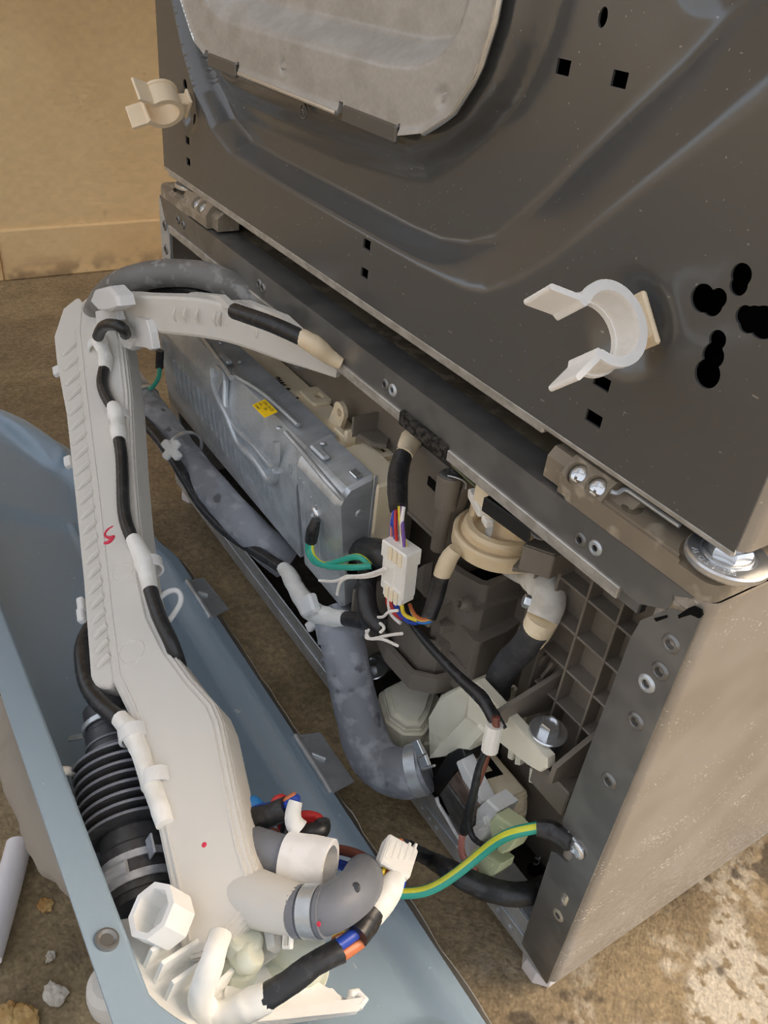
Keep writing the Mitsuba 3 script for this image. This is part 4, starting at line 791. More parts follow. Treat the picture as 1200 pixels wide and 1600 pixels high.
# clip hooks that hold the harness along both edges
hooks = [((150, 540), 0), ((183, 650), 0), ((232, 882), 0), ((205, 1145), 1), ((240, 1215), 1)]
for (px, py), s in hooks:
    o = DP(px, py, .0015)
    ax_ = DX
    obj(wd + '__cable_clip', [at(pipe([(0, 0, -.0045), (0, 0, .0045)], .0095, .0018, k=16), o - NW * .003, ax_), at(cbox(.016, .009, .0045, .001), o - NW * .006 + DY * (.006 if s else -.006), NW, DX)], 'm_milky_clear')
# spout with the corrugated and elbow hoses
sp0, sp1 = P(392, 1402, d=.462), P(470, 1424, d=.437)
obj(wd + '__spout', pipe([sp0 - .012 * nrm(sp1 - sp0), sp0, sp1], [.0172, .0160, .0128], .0016, k=28, smooth=False), 'm_milky', label='tapering spout')
eh = thing('elbow_hose', 'short grey rubber elbow hose clamped on the spout of the milky duct', 'hose')
ep = [P(466, 1424, d=.4385), P(500, 1424, d=.434), P(530, 1412, d=.436), P(556, 1392, d=.448), P(566, 1376, d=.468), P(568, 1366, d=.492)]
obj(eh + '__elbow', tube(ep, [.0124, .0124, .0126, .0124, .0122, .0116], n=10, k=28), 'm_hose_dark', smooth=40)
q0, q1 = ep[0], ep[1]; dq = nrm(q1 - q0)
obj(eh + '__collar', [tube([q0 - dq * .001, q0 + dq * .0035], .0134, k=28), tube([q0 + dq * .0145, q0 + dq * .017], .0132, k=28)], 'm_hose_dark')
ck3 = obj(eh + '__hose_clamp', pipe([q0 + dq * .005, q0 + dq * .0135], .0137, .001, k=32), 'm_galv', label='pale metal hose clamp')
obj(ck3 + '__clamp_ear', at(minus(cbox(.008, .008, .0025, .0006), cbox(.0045, .0045, .006, .0002)), P(450, 1470, d=.432), (-.2, -.8, .5), dq), 'm_connector')
obj(ck3 + '__red_dot', at(lathe([(0, .0004), (.0010, .0003), (.0014, 0)], 8), P(498, 1444, d=.4195), (.2, -.8, .6)), 'm_redink')
obj(eh + '__moulded_nib', at(lathe([(0, .0010), (.0020, .0008), (.0028, 0)], 12), P(556, 1387, d=.4325), (.1, -.7, .7)), 'm_rubber')
wh = thing('wrapped_hose', 'dark hose stub with a white felt band, behind the milky duct', 'hose')
wp = [P(395, 1325, d=.490), P(425, 1335, d=.484), P(460, 1345, d=.480), P(518, 1356, d=.474)]
obj(wh + '__rubber_end', tube(wp[:3], .0126, k=28), 'm_hose_dark')
obj(wh + '__moulded_line', pipe([P(414, 1332, d=.4865), P(417, 1333, d=.486)], .0132, .002, k=28), 'm_hose_dark')
obj(wh + '__felt_band', pipe([P(447, 1342, d=.4815), P(480, 1348, d=.478), P(516, 1355, d=.474)], [.0148, .0154, .0156], .0034, k=32, wob=.002), 'm_felt_white', label='fluffy white felt band')

# ---------------------------------------------------------------- upper milky arm, over the control box
ua = thing('duct_arm', 'slim milky plastic arm reaching from the duct over the control box into the pedestal', 'duct')
um = [P(182, 478, y=-.080), P(230, 487, y=-.068), P(300, 492, y=-.052), P(350, 500, y=-.036), P(420, 525, y=-.016), P(470, 548, y=-.004), P(530, 578, y=.010)]
c_ = spl(um, 8); hh = np.interp(np.linspace(0, 1, len(c_)), [0, .15, .5, .8, 1], [.0135, .0155, .0160, .0125, .006])
rect_ = np.array([(-.40, -1), (.40, -1), (.48, -.85), (.48, .85), (.40, 1), (-.40, 1), (-.48, .85), (-.48, -.85)])
t_, u_, w_ = frames(c_)
obj(ua + '__channel', sweep(c_, rect_[:, ::-1], hh), 'm_milky', smooth=20)
for i, (px, py) in enumerate(((275, 492), (291, 492), (310, 494), (338, 498), (345, 499), (360, 507), (376, 512), (405, 522), (420, 530))):
    o = P(px, py, y=-.066 + i * .0062); obj(ua + '__rib', tube([o + (0, 0, .006), o + (0, -.002, 0), o - (0, 0, .006)], [.0008, .0016, .0006], n=3, k=8), 'm_milky')
obj(ua + '__upper_flap', [pblock([(291, 472), (296, 457), (320, 462), (344, 470), (342, 462), (348, 474), (362, 482), (330, 482)], y=-.040, depth=(0, .006, 0)), pblock([(340, 470), (380, 470), (404, 484), (440, 494), (468, 520), (420, 516), (370, 490)], y=-.018, depth=(0, .006, 0))], 'm_milky', smooth=20)
obj(ua + '__end_cap', [pblock([(146, 470), (152, 452), (172, 447), (186, 462), (190, 478), (172, 488), (158, 484)], y=-.096, depth=(0, .012, 0), c=.003), pblock([(176, 478), (230, 500), (236, 520), (240, 545), (226, 530), (205, 540), (186, 500)], y=-.076, depth=(0, .006, 0), c=.001)], 'm_milky_clear', smooth=20)
obj(ua + '__joint_plate', [pblock([(168, 490), (204, 468), (236, 498), (234, 522), (212, 530), (192, 512)], y=-.070, depth=(0, .006, 0), c=.0015), pblock([(150, 486), (180, 480), (186, 500), (168, 510), (152, 506)], y=-.088, depth=(0, .006, 0), c=.001)], 'm_milky_clear', smooth=20)
obj(ua + '__prong', pblock([(212, 528), (230, 518), (241, 543), (238, 548), (224, 541)], y=-.074, depth=(0, .004, 0), c=.001), 'm_milky_clear')
obj(ua + '__prong', pblock([(186, 520), (198, 510), (212, 530), (207, 548), (192, 541)], y=-.078, depth=(0, .008, 0), c=.002), 'm_milky_clear')
for a, b in (((200, 480), (226, 520)), ((212, 484), (232, 512)), ((190, 490), (212, 524))): obj(ua + '__fold', tube([P(*a, y=-.0715), P(*b, y=-.0725)], .0012, k=8), 'm_milky_clear')

# ---------------------------------------------------------------- hoses
ah = thing('drain_hose', 'long grey hose arching behind the top of the milky duct into the pedestal', 'hose', )
obj(ah, tube([P(146, 496, y=-.080), P(172, 455, y=-.078), P(215, 434, y=-.062), P(262, 427, y=-.040), P(315, 430, y=-.020), P(360, 446, y=-.006), P(405, 476, y=.004), P(450, 520, y=.009), P(480, 560, y=.010)], .0122, n=10, k=22, wob=.0010, seed=2), 'm_hose_brown', smooth=40)
fh2 = thing('drain_hose', 'straight powdery grey hose running under the front edge of the control box', 'hose')
fp2 = [P(183, 568, y=-.044), P(207, 603, y=-.040), P(250, 660, y=-.036), P(300, 728, y=-.031), P(350, 785, y=-.026), P(400, 838, y=-.016), P(450, 880, y=.004)]
obj(fh2 + '__tube', tube(fp2, .0168, n=10, k=24, wob=.0022, seed=5), 'm_hose', smooth=40)
obj(fh2 + '__end_collar', pipe([fp2[0], fp2[0] * .55 + fp2[1] * .45], .0182, .002, k=24), 'm_hose')
obj(fh2 + '__cable_tie', pipe([P(222, 622, y=-.0385), P(225, 626, y=-.038)], .0185, .0016, k=24), 'm_galv', label='pale tie')
q = P(288, 697, y=-.032); q2 = P(291, 701, y=-.032)
obj(fh2 + '__cable_tie', pipe([q, q2], .0182, .0014, k=24), 'm_galv')
nh = thing('drain_hose', 'thick curved grey hose from below the control box to the pump housing', 'hose')
np_ = [P(527, 965, y=-.008), P(536, 1005, y=-.015), P(550, 1075, y=-.020), P(566, 1140, y=-.024), P(592, 1192, y=-.024), P(632, 1208, y=-.016), P(664, 1200, y=-.004)]
obj(nh + '__tube', tube(np_, [.0185, .0180, .0180, .0185, .0190, .0190, .0185], n=10, k=28, wob=.003, seed=9), 'm_hose', smooth=40)
obj(nh + '__end_collar', pipe([P(527, 968, y=-.0085), P(533, 992, y=-.013), P(534.5, 999, y=-.0135)], [.0195, .0197, .0202], .003, k=28), 'm_hose')
obj(nh + '__moulded_nib', tube([P(514, 1027, y=-.019), P(504, 1032, y=-.022)], .0020), 'm_hose')
cd = nrm(np_[-1] - np_[-2])
ck4 = obj(nh + '__hose_clamp', pipe([np_[-1] - cd * .010, np_[-1] - cd * .001], .0200, .0012, k=32), 'm_galv', label='grey spring clamp')
obj(ck4 + '__clamp_tail', [pblock([(643, 1160), (652, 1156), (662, 1178), (654, 1184)], y=-.028, depth=(0, .002, 0), c=.0005), pblock([(654, 1186), (664, 1180), (670, 1196), (658, 1202)], y=-.029, depth=(0, .002, 0), c=.0005)], 'm_zinc')
obj(ck4 + '__clamp_wire', tube([P(660, 1202, y=-.03), P(668, 1200, y=-.031), P(679, 1196, y=-.03)], .0009), 'm_zinc')

# ---------------------------------------------------------------- bellows hose left of the duct
bh = thing('bellows_hose', 'black corrugated rubber bellows hose with a grey slotted clamp, left of the milky duct', 'hose')
b0, b1 = P(166, 1108, d=.566), P(228, 1420, d=.486)
bd = nrm(b1 - b0); L_ = np.linalg.norm(b1 - b0)
tt = lambda py: (py - 1108) / (1420 - 1108) * L_
pro = [(0, 0), (.0155, 0), (.0158, tt(1150)), (.0170, tt(1153)), (.0172, tt(1180)), (.0178, tt(1190))]
zs = np.linspace(tt(1196), tt(1316), 9)
for i in range(8):
    a, b = zs[i], zs[i + 1]; p_ = b - a; pro += [(.0165, a), (.0175, a + p_ * .20), (.0276, a + p_ * .34), (.0284, a + p_ * .42), (.0276, a + p_ * .50), (.0175, a + p_ * .72)]
pro += [(.0195, tt(1318)), (.0195, tt(1338)), (.0215, tt(1342)), (.0215, tt(1362)), (.0200, tt(1366)), (.0200, tt(1390)), (.0212, tt(1396)), (.0212, tt(1404)), (.0190, tt(1404)), (.0190, tt(1415)), (0, tt(1415))]
side_ = (1, .3, .2)
obj(bh + '__bellows', at(lathe(pro, 48), b0, bd), 'm_rubber', smooth=35)
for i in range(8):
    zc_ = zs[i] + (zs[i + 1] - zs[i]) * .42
    obj(bh + '__ring_rim', at(lathe([(.0279, zc_ - .0010), (.0285, zc_ - .0005), (.0288, zc_), (.0285, zc_ + .0005), (.0279, zc_ + .0010)], 48), b0, bd), 'm_hose_dark')  # paler edge on each ring: light catching the rim, put into the colour
def band(z0, z1, r, sl=True):
    m = pipe([(0, 0, z0), (0, 0, z1)], r, .0011, k=40, smooth=False)
    return m
zc0, zc1 = tt(1356), tt(1394)
bandm = minus(band(zc0, zc1, .0224), *[at(cbox(.03, .022, (zc1 - zc0) * .5, .003), (0.028 * math.cos(q), .028 * math.sin(q), (zc0 + zc1) / 2), (0, 0, 1), (math.cos(q), math.sin(q), 0)) for q in (0.2,)])
kc = obj(bh + '__slotted_clamp', [at(pipe([(0, 0, zc0), (0, 0, zc0 + .0042)], .0226, .0013, k=40, smooth=False), b0, bd), at(pipe([(0, 0, zc1 - .0048), (0, 0, zc1)], .0226, .0013, k=40, smooth=False), b0, bd)], 'm_hose', label='grey slotted clamp')
FB = frame(b0, bd)
def onb(px, py, r):
    """angle round the bellows axis of the surface that the pixel shows"""
    v = nrm(P(px, py, d=1.0) - C); best = min((np.linalg.norm(np.cross(b0 + bd * z + r * (math.cos(q) * FB[:3, 0] + math.sin(q) * FB[:3, 1]) - C, v)) + .02 * ((b0 + bd * z + r * (math.cos(q) * FB[:3, 0] + math.sin(q) * FB[:3, 1]) - C) @ v), z, q) for z in np.linspace(0, L_, 60) for q in np.linspace(0, 6.28, 90))
    return best[1], best[2]
z_, q_ = onb(180, 1388, .0224)
arcq = [math.radians(a) for a in np.linspace(-38, 38, 14)]
va = np.array([[.0226 * math.cos(q_ + a), .0226 * math.sin(q_ + a), 0] for a in arcq])
obj(kc + '__bridge', mov(tube([np.array([.0222 * math.cos(q_ - .1 + a), .0222 * math.sin(q_ - .1 + a), (zc0 + zc1) / 2]) for a in np.linspace(-.35, .35, 9)], .0045, k=10), FB), 'm_hose')
z_, q_ = onb(237, 1345, .0224)
obj(kc + '__clamp_ear', mov(at(cbox(.010, .0014, .012, .0004), (.0262 * math.cos(q_), .0262 * math.sin(q_), zc0 + .002), (0, 0, 1), (math.cos(q_), math.sin(q_), 0)), FB), 'm_hose')
obj(bh + '__upper_clamp', [at(pipe([(0, 0, tt(1134)), (0, 0, tt(1142))], .0180, .0012, k=36, smooth=False), b0, bd), at(cbox(.013, .005, .0012, .0004), P(120, 1152, d=.572), (-.1, -.4, .9), nrm(P(135, 1150, d=.57) - P(108, 1153, d=.572)))], 'm_galv', label='pale clamp with a tongue')
for py in (1172, 1185): obj(bh + '__moulded_line', at(pipe([(0, 0, tt(py)), (0, 0, tt(py + 3))], .0182, .0012, k=36, smooth=False), b0, bd), 'm_hose_dark')
# clear hanger behind the bellows
hg = thing('clear_hanger', 'clear plastic hook loop on the tray wall beside the bellows hose', 'hanger')
obj(hg, tube([PL(122, 1262, .010), PL(96, 1245, .022), PL(82, 1222, .028), PL(90, 1208, .028), PL(112, 1206, .024), PL(124, 1216, .016)], [.002, .003, .0035, .0035, .003, .002], n=6), 'm_milky_clear')

# ---------------------------------------------------------------- wire harnesses
def run(key, pts, r, mat, label=None, n=8, k=12, **kw):
    return obj(key, tube(pts, r, n=n, k=k, **kw), mat, label=label)
dh = thing('wire_harness', 'black wire harness with white wrapped joints along the milky duct', 'wire harness')
H = lambda pts, h=.004: [DP(a, b, h) for a, b in pts]
run(dh + '__black_sleeve', [P(196, 522, y=-.084), P(189, 511, y=-.092), P(174, 507, y=-.096), P(160, 512, y=-.099), P(153, 526, y=-.100)], .0052, 'm_tape', 'black sleeve')
run(dh + '__white_wrap', H([(153, 522), (158, 540), (164, 555), (164, 578)]), [.0054, .0074, .0058, .0066, .0055], 'm_sleeve', 'white wrapped joint', wob=.002)
run(dh + '__black_sleeve', H([(164, 572), (160, 592), (163, 612), (177, 638)]), .0052, 'm_tape')
run(dh + '__white_wrap', H([(176, 634), (182, 648), (184, 664), (186, 688)]), [.0055, .0074, .0058, .0068, .0055], 'm_sleeve', wob=.002, seed=2)
run(dh + '__black_sleeve', H([(185, 682), (190, 715), (192, 770), (196, 812), (208, 845)]), .0050, 'm_tape')
run(dh + '__white_wrap', H([(208, 842), (217, 860), (226, 880), (231, 900), (235, 922)]), [.0055, .0064, .0074, .0062, .0055], 'm_sleeve', wob=.002, seed=3)
run(dh + '__black_sleeve', [*H([(234, 918), (244, 950), (256, 980)]), DP(268, 1005, .001), DP(277, 1030, -.010), DP(284, 1055, -.036)], .0052, 'm_tape')
lh = thing('wire_harness', 'black cable with white wrap above the black bellows hose', 'wire harness')
run(lh + '__black_sleeve', [DP(146, 975, -.030), DP(131, 1004, -.022), DP(130, 1035, -.014), DP(138, 1072, -.008), DP(160, 1102, -.003), DP(186, 1124, 0)], .0060, 'm_tape', 'black sleeve')
run(lh + '__white_wrap', H([(186, 1122), (202, 1140), (212, 1158), (222, 1180), (232, 1212), (244, 1245), (258, 1288)], .001), [.0058, .0068, .0060, .0058, .0062, .0058, .0055], 'm_sleeve', 'white wrapped cable', wob=.002, seed=5)

hh_ = thing('wire_harness', 'black wire harness tied to the straight grey hose below the control box', 'wire harness')
run(hh_ + '__black_sleeve', [P(196, 622, y=-.052), P(222, 655, y=-.054), P(252, 690, y=-.052), P(276, 725, y=-.050), P(306, 775, y=-.044), P(345, 822, y=-.036), P(390, 855, y=-.026), P(442, 888, y=-.018)], .0055, 'm_tape', 'black taped cable', wob=.0015)
run(hh_ + '__white_wrap', [P(442, 886, y=-.018), P(458, 910, y=-.020), P(474, 938, y=-.022), P(494, 958, y=-.022), P(542, 966, y=-.020)], [.0062, .0075, .0090, .0085, .0062], 'm_sleeve', 'white wrapped joint', wob=.003, seed=4)
obj(hh_ + '__white_wrap__clip', [at(cbox(.016, .016, .010, .002), P(483, 945, y=-.030), (.2, -1, .4), (1, 0, -.8)), at(cbox(.008, .010, .006, .001), P(487, 977, y=-.028), (.2, -1, .4), (1, 0, -.5))], 'm_white')
run(hh_ + '__black_sleeve', [P(538, 966, y=-.020), P(560, 970, y=-.020), P(585, 975, y=-.018)], .0060, 'm_tape')
cr_ = P(268, 703, y=-.058); d1 = nrm(P(275, 722, y=-.058) - P(258, 694, y=-.058))
obj(hh_ + '__cross_clip', [at(cbox(.024, .008, .007, .0015), cr_, (.5, -.7, .5), d1), at(cbox(.008, .022, .006, .0015), cr_, (.5, -.7, .5), d1)], 'm_white', label='white cross-shaped clip')
bc2 = thing('black_cable', 'black cable looping below the arching grey hose behind the milky arm', 'cable')
obj(bc2, tube([P(220, 468, y=-.050), P(240, 456, y=-.044), P(275, 451, y=-.032), P(320, 460, y=-.016), P(360, 480, y=-.002), P(400, 505, y=.006)], .0062, n=8), 'm_tape')
ag = thing('earth_wire', 'short green earth wire at the far left end of the control box', 'wire')
obj(ag + '__boot', tube([P(250, 548, y=-.024), P(249, 575, y=-.026)], .0042), 'm_tape', label='black boot')
obj(ag + '__wire', tube([P(249, 573, y=-.026), P(248, 588, y=-.030), P(242, 600, y=-.034), P(234, 607, y=-.032)], .0024), 'm_green_yellow')
arm = thing('wire_harness', 'black cable with cream ends lying on the milky arm over the control box', 'wire harness')
run(arm + '__black_sleeve', [P(366, 486, y=-.050), P(392, 495, y=-.046), P(430, 509, y=-.038), P(472, 528, y=-.026)], .0058, 'm_tape', 'black sleeve')
run(arm + '__cream_wrap', [P(470, 527, y=-.026), P(490, 538, y=-.022), P(508, 552, y=-.014), P(532, 568, y=-.004)], [.0062, .0068, .0058, .0045], 'm_sleeve_cream', 'cream wrap', wob=.002)

# ---- plug in the middle with its coloured wires
ch = thing('wire_harness', 'black cable with a white multi-wire plug hanging right of the control box', 'wire harness')
yc = -.020
run(ch + '__cream_wrap', [P(654, 672, y=.032), P(643, 686, y=.022), P(631, 710, y=.010)], [.0062, .0078, .0066], 'm_sleeve_cream', 'cream wrap', wob=.002)
run(ch + '__black_sleeve', [P(632, 706, y=.012), P(624, 730, y=.004), P(621, 762, y=-.006), P(623, 796, y=-.016)], [.0065, .0072, .0070, .0062], 'm_tape', 'black sleeve')
up = [('blue', 617, 612), ('yellow_wire', 624, 634), ('purple', 628, 632), ('white_wire', 631, 630), ('red', 619, 621), ('blue', 615, 619), ('pink', 616, 613)]
for i, (c, xa_, xb_) in enumerate(up):
    run(ch + '__wire', [P(xa_, 792, y=-.017 + .001 * (i % 3)), P((xa_ + xb_) / 2 - 3 + i % 3, 822, y=-.021), P(xb_, 854, y=yc + .001 * (i % 2))], .0013, 'm_' + c, c.replace('_wire', '') + ' wire', n=5, k=8)
cz = nrm(P(620, 930, y=yc) - P(627, 855, y=yc)); cx = np.array([1.0, .15, 0])
co = P(624, 892, y=yc)
pl = obj(ch + '__plug', [at(cbox(.0225, .013, .034, .0012), co, -cz, cx), at(cbox(.0245, .015, .013, .0012), co - cz * .0155, -cz, cx), at(cbox(.0180, .0140, .013, .0012), co + cz * .0150 + cx * .001, -cz, cx)], 'm_connector', label='white plastic plug')
ny = nrm(np.cross(cz, cx)); ny = ny if ny[1] < 0 else -ny
for i in range(3): obj(pl + '__latch', at(cbox(.0034, .0012, .010, .0004), co + cx * (-.002 + .0046 * i) + ny * .0081 - cz * .0165, -cz, cx), 'm_cream')
for i in range(3): obj(pl + '__latch', at(cbox(.0034, .0012, .010, .0004), co + cx * (-.003 + .0046 * i) + ny * .0076 + cz * .0160, -cz, cx), 'm_cream')
obj(pl + '__rib', at(cbox(.0014, .0012, .020, .0003), co + cx * .0015 + ny * .0068 + cz * .002, -cz, cx), 'm_connector')
dn_ = [('red', 606, [(606, 944), (616, 958), (628, 966)]), ('white_wire', 608, [(608, 948), (613, 962), (626, 974)]), ('blue', 621, [(623, 950), (630, 962), (640, 968)]), ('yellow_wire', 627, [(628, 948), (632, 960), (642, 966), (652, 969)]), ('blue', 616, [(618, 946), (626, 962), (640, 972), (652, 974)]), ('red', 612, [(612, 946), (620, 958), (632, 966)])]
for i, (c, x0_, pts) in enumerate(dn_):
    run(ch + '__wire', [P(x0_, 930, y=yc), *[P(a, b, y=yc + .002 * j - .001 * (i % 2)) for j, (a, b) in enumerate(pts)]], .0014, 'm_' + c, None, n=5, k=8)
for i, (c, off) in enumerate((('orange', 0), ('yellow_wire', 2), ('purple', 4), ('lightblue', 6))):
    run(ch + '__wire', [P(640 + off * .3, 944 + off, y=-.012), P(648, 960 + off, y=-.014), P(660, 968 + off * .8, y=-.014), P(674, 966 + off * .6, y=-.012)], .0014, 'm_' + c, None, n=5, k=8)
sh2 = thing('wire_harness', 'cable with a cream wrap dropping from the lid section to the coloured wires', 'wire harness')
run(sh2 + '__cream_wrap', [P(712, 858, y=.006), P(700, 876, y=.002), P(688, 904, y=-.003)], [.0050, .0062, .0054], 'm_sleeve_cream', 'cream wrap', wob=.0015)
run(sh2 + '__black_sleeve', [P(689, 900, y=-.003), P(682, 930, y=-.006), P(670, 964, y=-.012)], [.0058, .0056, .0054], 'm_tape', 'black sleeve')
bt = thing('black_cable', 'thick black cable hanging from the round hole in the control box', 'cable')
obj(bt, tube([P(556, 866, x=.405), P(572, 872, y=-.006), P(574, 900, y=-.016), P(572, 935, y=-.024), P(580, 966, y=-.026), P(598, 980, y=-.022)], [.0075, .0080, .0075, .0072, .0078, .0070], n=8, k=16), 'm_tape')
bt2 = thing('black_cable', 'black cable between the control box hole and the white plug', 'cable')
obj(bt2, tube([P(562, 862, x=.408), P(584, 862, y=-.004), P(604, 872, y=-.008), P(612, 880, y=-.006)], .0105, n=8, k=16), 'm_tape')
# green earth wires on the box
eg = thing('earth_wire', 'green and yellow earth wire looping from the bright screw on the control box', 'wire')
obj(eg + '__boot', tube([P(494, 812, y=-.024), P(489, 828, y=-.026), P(486, 845, y=-.026)], [.0035, .0052, .0050], n=6), 'm_tape', label='black boot')
def gyt(pts, r=.0022, n=8):
    c = spl(pts, n); m = sweep(c, circ(10), r, cap=False); uv = np.stack([np.tile(np.abs(np.linspace(-1, 1, 10, endpoint=False)), len(c)), np.zeros(len(m.vertices))], 1)
    return m, uv
def gobj(key, pts, r):
    key = nm(key); m, uv = gyt(pts, r); scene[key] = mikit.ply(m, 'm_green_yellow', smooth=True, uv=uv); return key
gobj(eg + '__wire', [P(487, 842, y=-.026), P(487, 862, y=-.028), P(500, 880, y=-.030), P(530, 886, y=-.030), P(562, 886, y=-.028), P(580, 884, y=-.022)], .0024)
gobj(eg + '__wire', [P(483, 842, y=-.025), P(482, 862, y=-.026), P(492, 878, y=-.027), P(520, 880, y=-.029), P(545, 872, y=-.027), P(565, 872, y=-.024), P(578, 884, y=-.021)], .0024)
t1_ = thing('twist_tie', 'white twist tie stretched across the end of the control box', 'tie')
obj(t1_ + '__strand', tube([P(499, 907, y=-.034), P(528, 907, y=-.034), P(540, 901, y=-.034), P(560, 900, y=-.034), P(584, 895, y=-.032), P(602, 888, y=-.030)], .0012, n=6, k=8), 'm_white_wire')
obj(t1_ + '__strand', tube([P(527, 929, y=-.035), P(531, 912, y=-.035), P(542, 903, y=-.0345), P(560, 902, y=-.033), P(585, 899, y=-.030), P(602, 892, y=-.026)], .0012, n=6, k=8), 'm_white_wire')
t2_ = thing('twist_tie', 'white twist tie with two loose ends beside the hanging black cable', 'tie')
obj(t2_ + '__strand', tube([P(576, 984, y=-.034), P(572, 996, y=-.034), P(582, 998, y=-.034), P(600, 994, y=-.034), P(628, 990, y=-.036)], .0011, n=6, k=8), 'm_white_wire')
obj(t2_ + '__strand', tube([P(572, 984, y=-.0335), P(576, 996, y=-.034), P(590, 998, y=-.034), P(621, 1009, y=-.036)], .0011, n=6, k=8), 'm_white_wire')
t3_ = thing('twist_tie', 'pale twist tie wound round the cable under the white plug', 'tie')
obj(t3_ + '__strand', tube([P(588, 964, y=-.024), P(600, 963, y=-.026), P(608, 956, y=-.027), P(622, 954, y=-.024)], .0011, n=6, k=8), 'm_white_wire')
obj(t3_ + '__strand', tube([P(594, 974, y=-.030), P(600, 982, y=-.032), P(594, 988, y=-.034)], .0011, n=6, k=8), 'm_white_wire')
# ---- cable down to the pump
pc2 = thing('pump_cable', 'black cable with a white sleeve running down to the green plugs of the drain pump', 'cable')
run(pc2 + '__black_sleeve', [P(632, 950, y=-.008), P(652, 985, y=-.010), P(690, 1030, y=-.012), P(730, 1070, y=-.012), P(756, 1095, y=-.012), P(772, 1128, y=-.014)], [.0028, .0028, .0030, .0036, .0046, .0034], 'm_tape', 'black sleeve', n=10)
run(pc2 + '__black_sleeve', [P(752, 1086, y=-.012), P(770, 1108, y=-.008), P(790, 1138, y=-.006)], [.003, .0022, .0012], 'm_tape')
run(pc2 + '__white_sleeve', [P(773, 1132, y=-.015), P(769, 1150, y=-.016), P(765, 1172, y=-.017)], .0055, 'm_connector', 'white sleeve')
run(pc2 + '__brown_wire', [P(775, 1120, y=-.014), P(775, 1136, y=-.015)], .0025, 'm_brown', 'brown wire')
run(pc2 + '__brown_wire', [P(763, 1168, y=-.017), P(756, 1195, y=-.018), P(745, 1225, y=-.019)], .0026, 'm_brown')
run(pc2 + '__black_wire', [P(761, 1170, y=-.018), P(748, 1205, y=-.020), P(739, 1245, y=-.021), P(733, 1280, y=-.020), P(738, 1306, y=-.020), P(756, 1320, y=-.020), P(775, 1322, y=-.018)], [.0026, .0028, .0028, .0032, .0022, .0020, .0020], 'm_tape', 'black wire')
run(pc2 + '__black_wire', [P(740, 1245, y=-.020), P(731, 1275, y=-.019), P(725, 1300, y=-.018)], [.003, .0034, .0032], 'm_tape')
run(pc2 + '__pink_wire', [P(724, 1300, y=-.018), P(721, 1325, y=-.018), P(728, 1346, y=-.018), P(745, 1362, y=-.016)], .0024, 'm_pink', 'pinkish red wire')
# ---- long green and yellow wire, thick black cable
lg = thing('earth_wire', 'long green and yellow earth wire arching from the near post to the white wrapped cable', 'wire')
gobj(lg + '__wire', [P(626, 1396, d=.535), P(660, 1393, d=.535), P(700, 1374, d=.535), P(750, 1335, y=-.028), P(800, 1302, y=-.020), P(842, 1293, y=-.010)], .0036)
run(lg + '__black_boot', [P(838, 1294, y=-.012), P(862, 1298, y=-.006), P(892, 1318, y=-.003)], [.0052, .0062, .0055], 'm_tape', 'black taped end', wob=.002)
so_ = P(900, 1328, y=-.003)
obj(lg + '__ring_terminal', bx(so_[0] - .010, so_[0] + .004, -.0026, -.0012, so_[2] - .006, so_[2] + .005, .0004), 'm_galv')
obj(lg + '__screw', at(screwhead(.0056, .0026), so_ + (.0005, .0008, 0), (0, -1, 0), (.6, 0, .8)), 'm_zinc', label='bright cross head screw')
bb = thing('black_cable', 'thick black taped cable leaving the pedestal over the bottom rail near its corner', 'cable')
obj(bb, tube([P(852, 1384, y=.020), P(825, 1396, y=.002), P(790, 1396, y=-.012), P(750, 1384, y=-.022), P(710, 1364, y=-.034), P(676, 1345, d=.60), P(648, 1330, d=.585), P(632, 1322, d=.57)], [.0078, .0078, .0080, .0078, .0070, .0060, .0053, .005], n=10, k=16, wob=.0016), 'm_tape')

# ---- foreground harness with its plug
fg = thing('wire_harness', 'thick black and white taped harness with a small white plug over the steel tray', 'wire harness')
run(fg + '__white_wrap', [P(345, 1460, d=.432), P(335, 1490, d=.424), P(322, 1530, d=.420), P(314, 1562, d=.422), P(330, 1588, d=.424)], [.0060, .0064, .0066, .0070, .0064], 'm_sleeve', 'white wrapped cable', wob=.002)
run(fg + '__white_wrap', [P(322, 1582, d=.424), P(345, 1588, d=.424), P(380, 1574, d=.424), P(418, 1556, d=.424)], [.0066, .0072, .0084, .0068], 'm_sleeve', wob=.003, seed=3)
run(fg + '__black_tape', [P(410, 1562, d=.424), P(450, 1536, d=.426), P(490, 1508, d=.430), P(532, 1484, d=.436)], [.0070, .0064, .0064, .0068], 'm_tape', 'black tape', wob=.002, k=16)
run(fg + '__blue_wire', [P(528, 1478, d=.434), P(545, 1466, d=.438), P(560, 1455, d=.442)], .0034, 'm_blue', 'blue wire')
run(fg + '__orange_wire', [P(535, 1492, d=.434), P(550, 1482, d=.438), P(564, 1472, d=.442)], .0034, 'm_orange', 'orange wire')
for c, o_ in (('yellow_wire', 0), ('orange', 5), ('white_wire', 9), ('blue', 13)):
    run(fg + '__thin_wire', [P(522 - o_ * .2, 1462 + o_, d=.455), P(536, 1453 + o_, d=.450), P(552, 1452 + o_, d=.447)], .0014, 'm_' + c, None, n=5, k=8)
run(fg + '__black_tape', [P(556, 1462, d=.440), P(568, 1444, d=.446), P(580, 1424, d=.452)], [.0074, .0080, .0076], 'm_tape', wob=.0015, k=16)
run(fg + '__white_wrap', [P(578, 1430, d=.452), P(596, 1408, d=.460), P(612, 1384, d=.468), P(620, 1370, d=.474)], [.0078, .0080, .0074, .0054], 'm_sleeve', wob=.001, k=16)
po = P(618, 1343, d=.482); pz = nrm(P(628, 1318, d=.492) - P(610, 1372, d=.474)); pxx = nrm(P(640, 1345, d=.485) - P(600, 1340, d=.48))
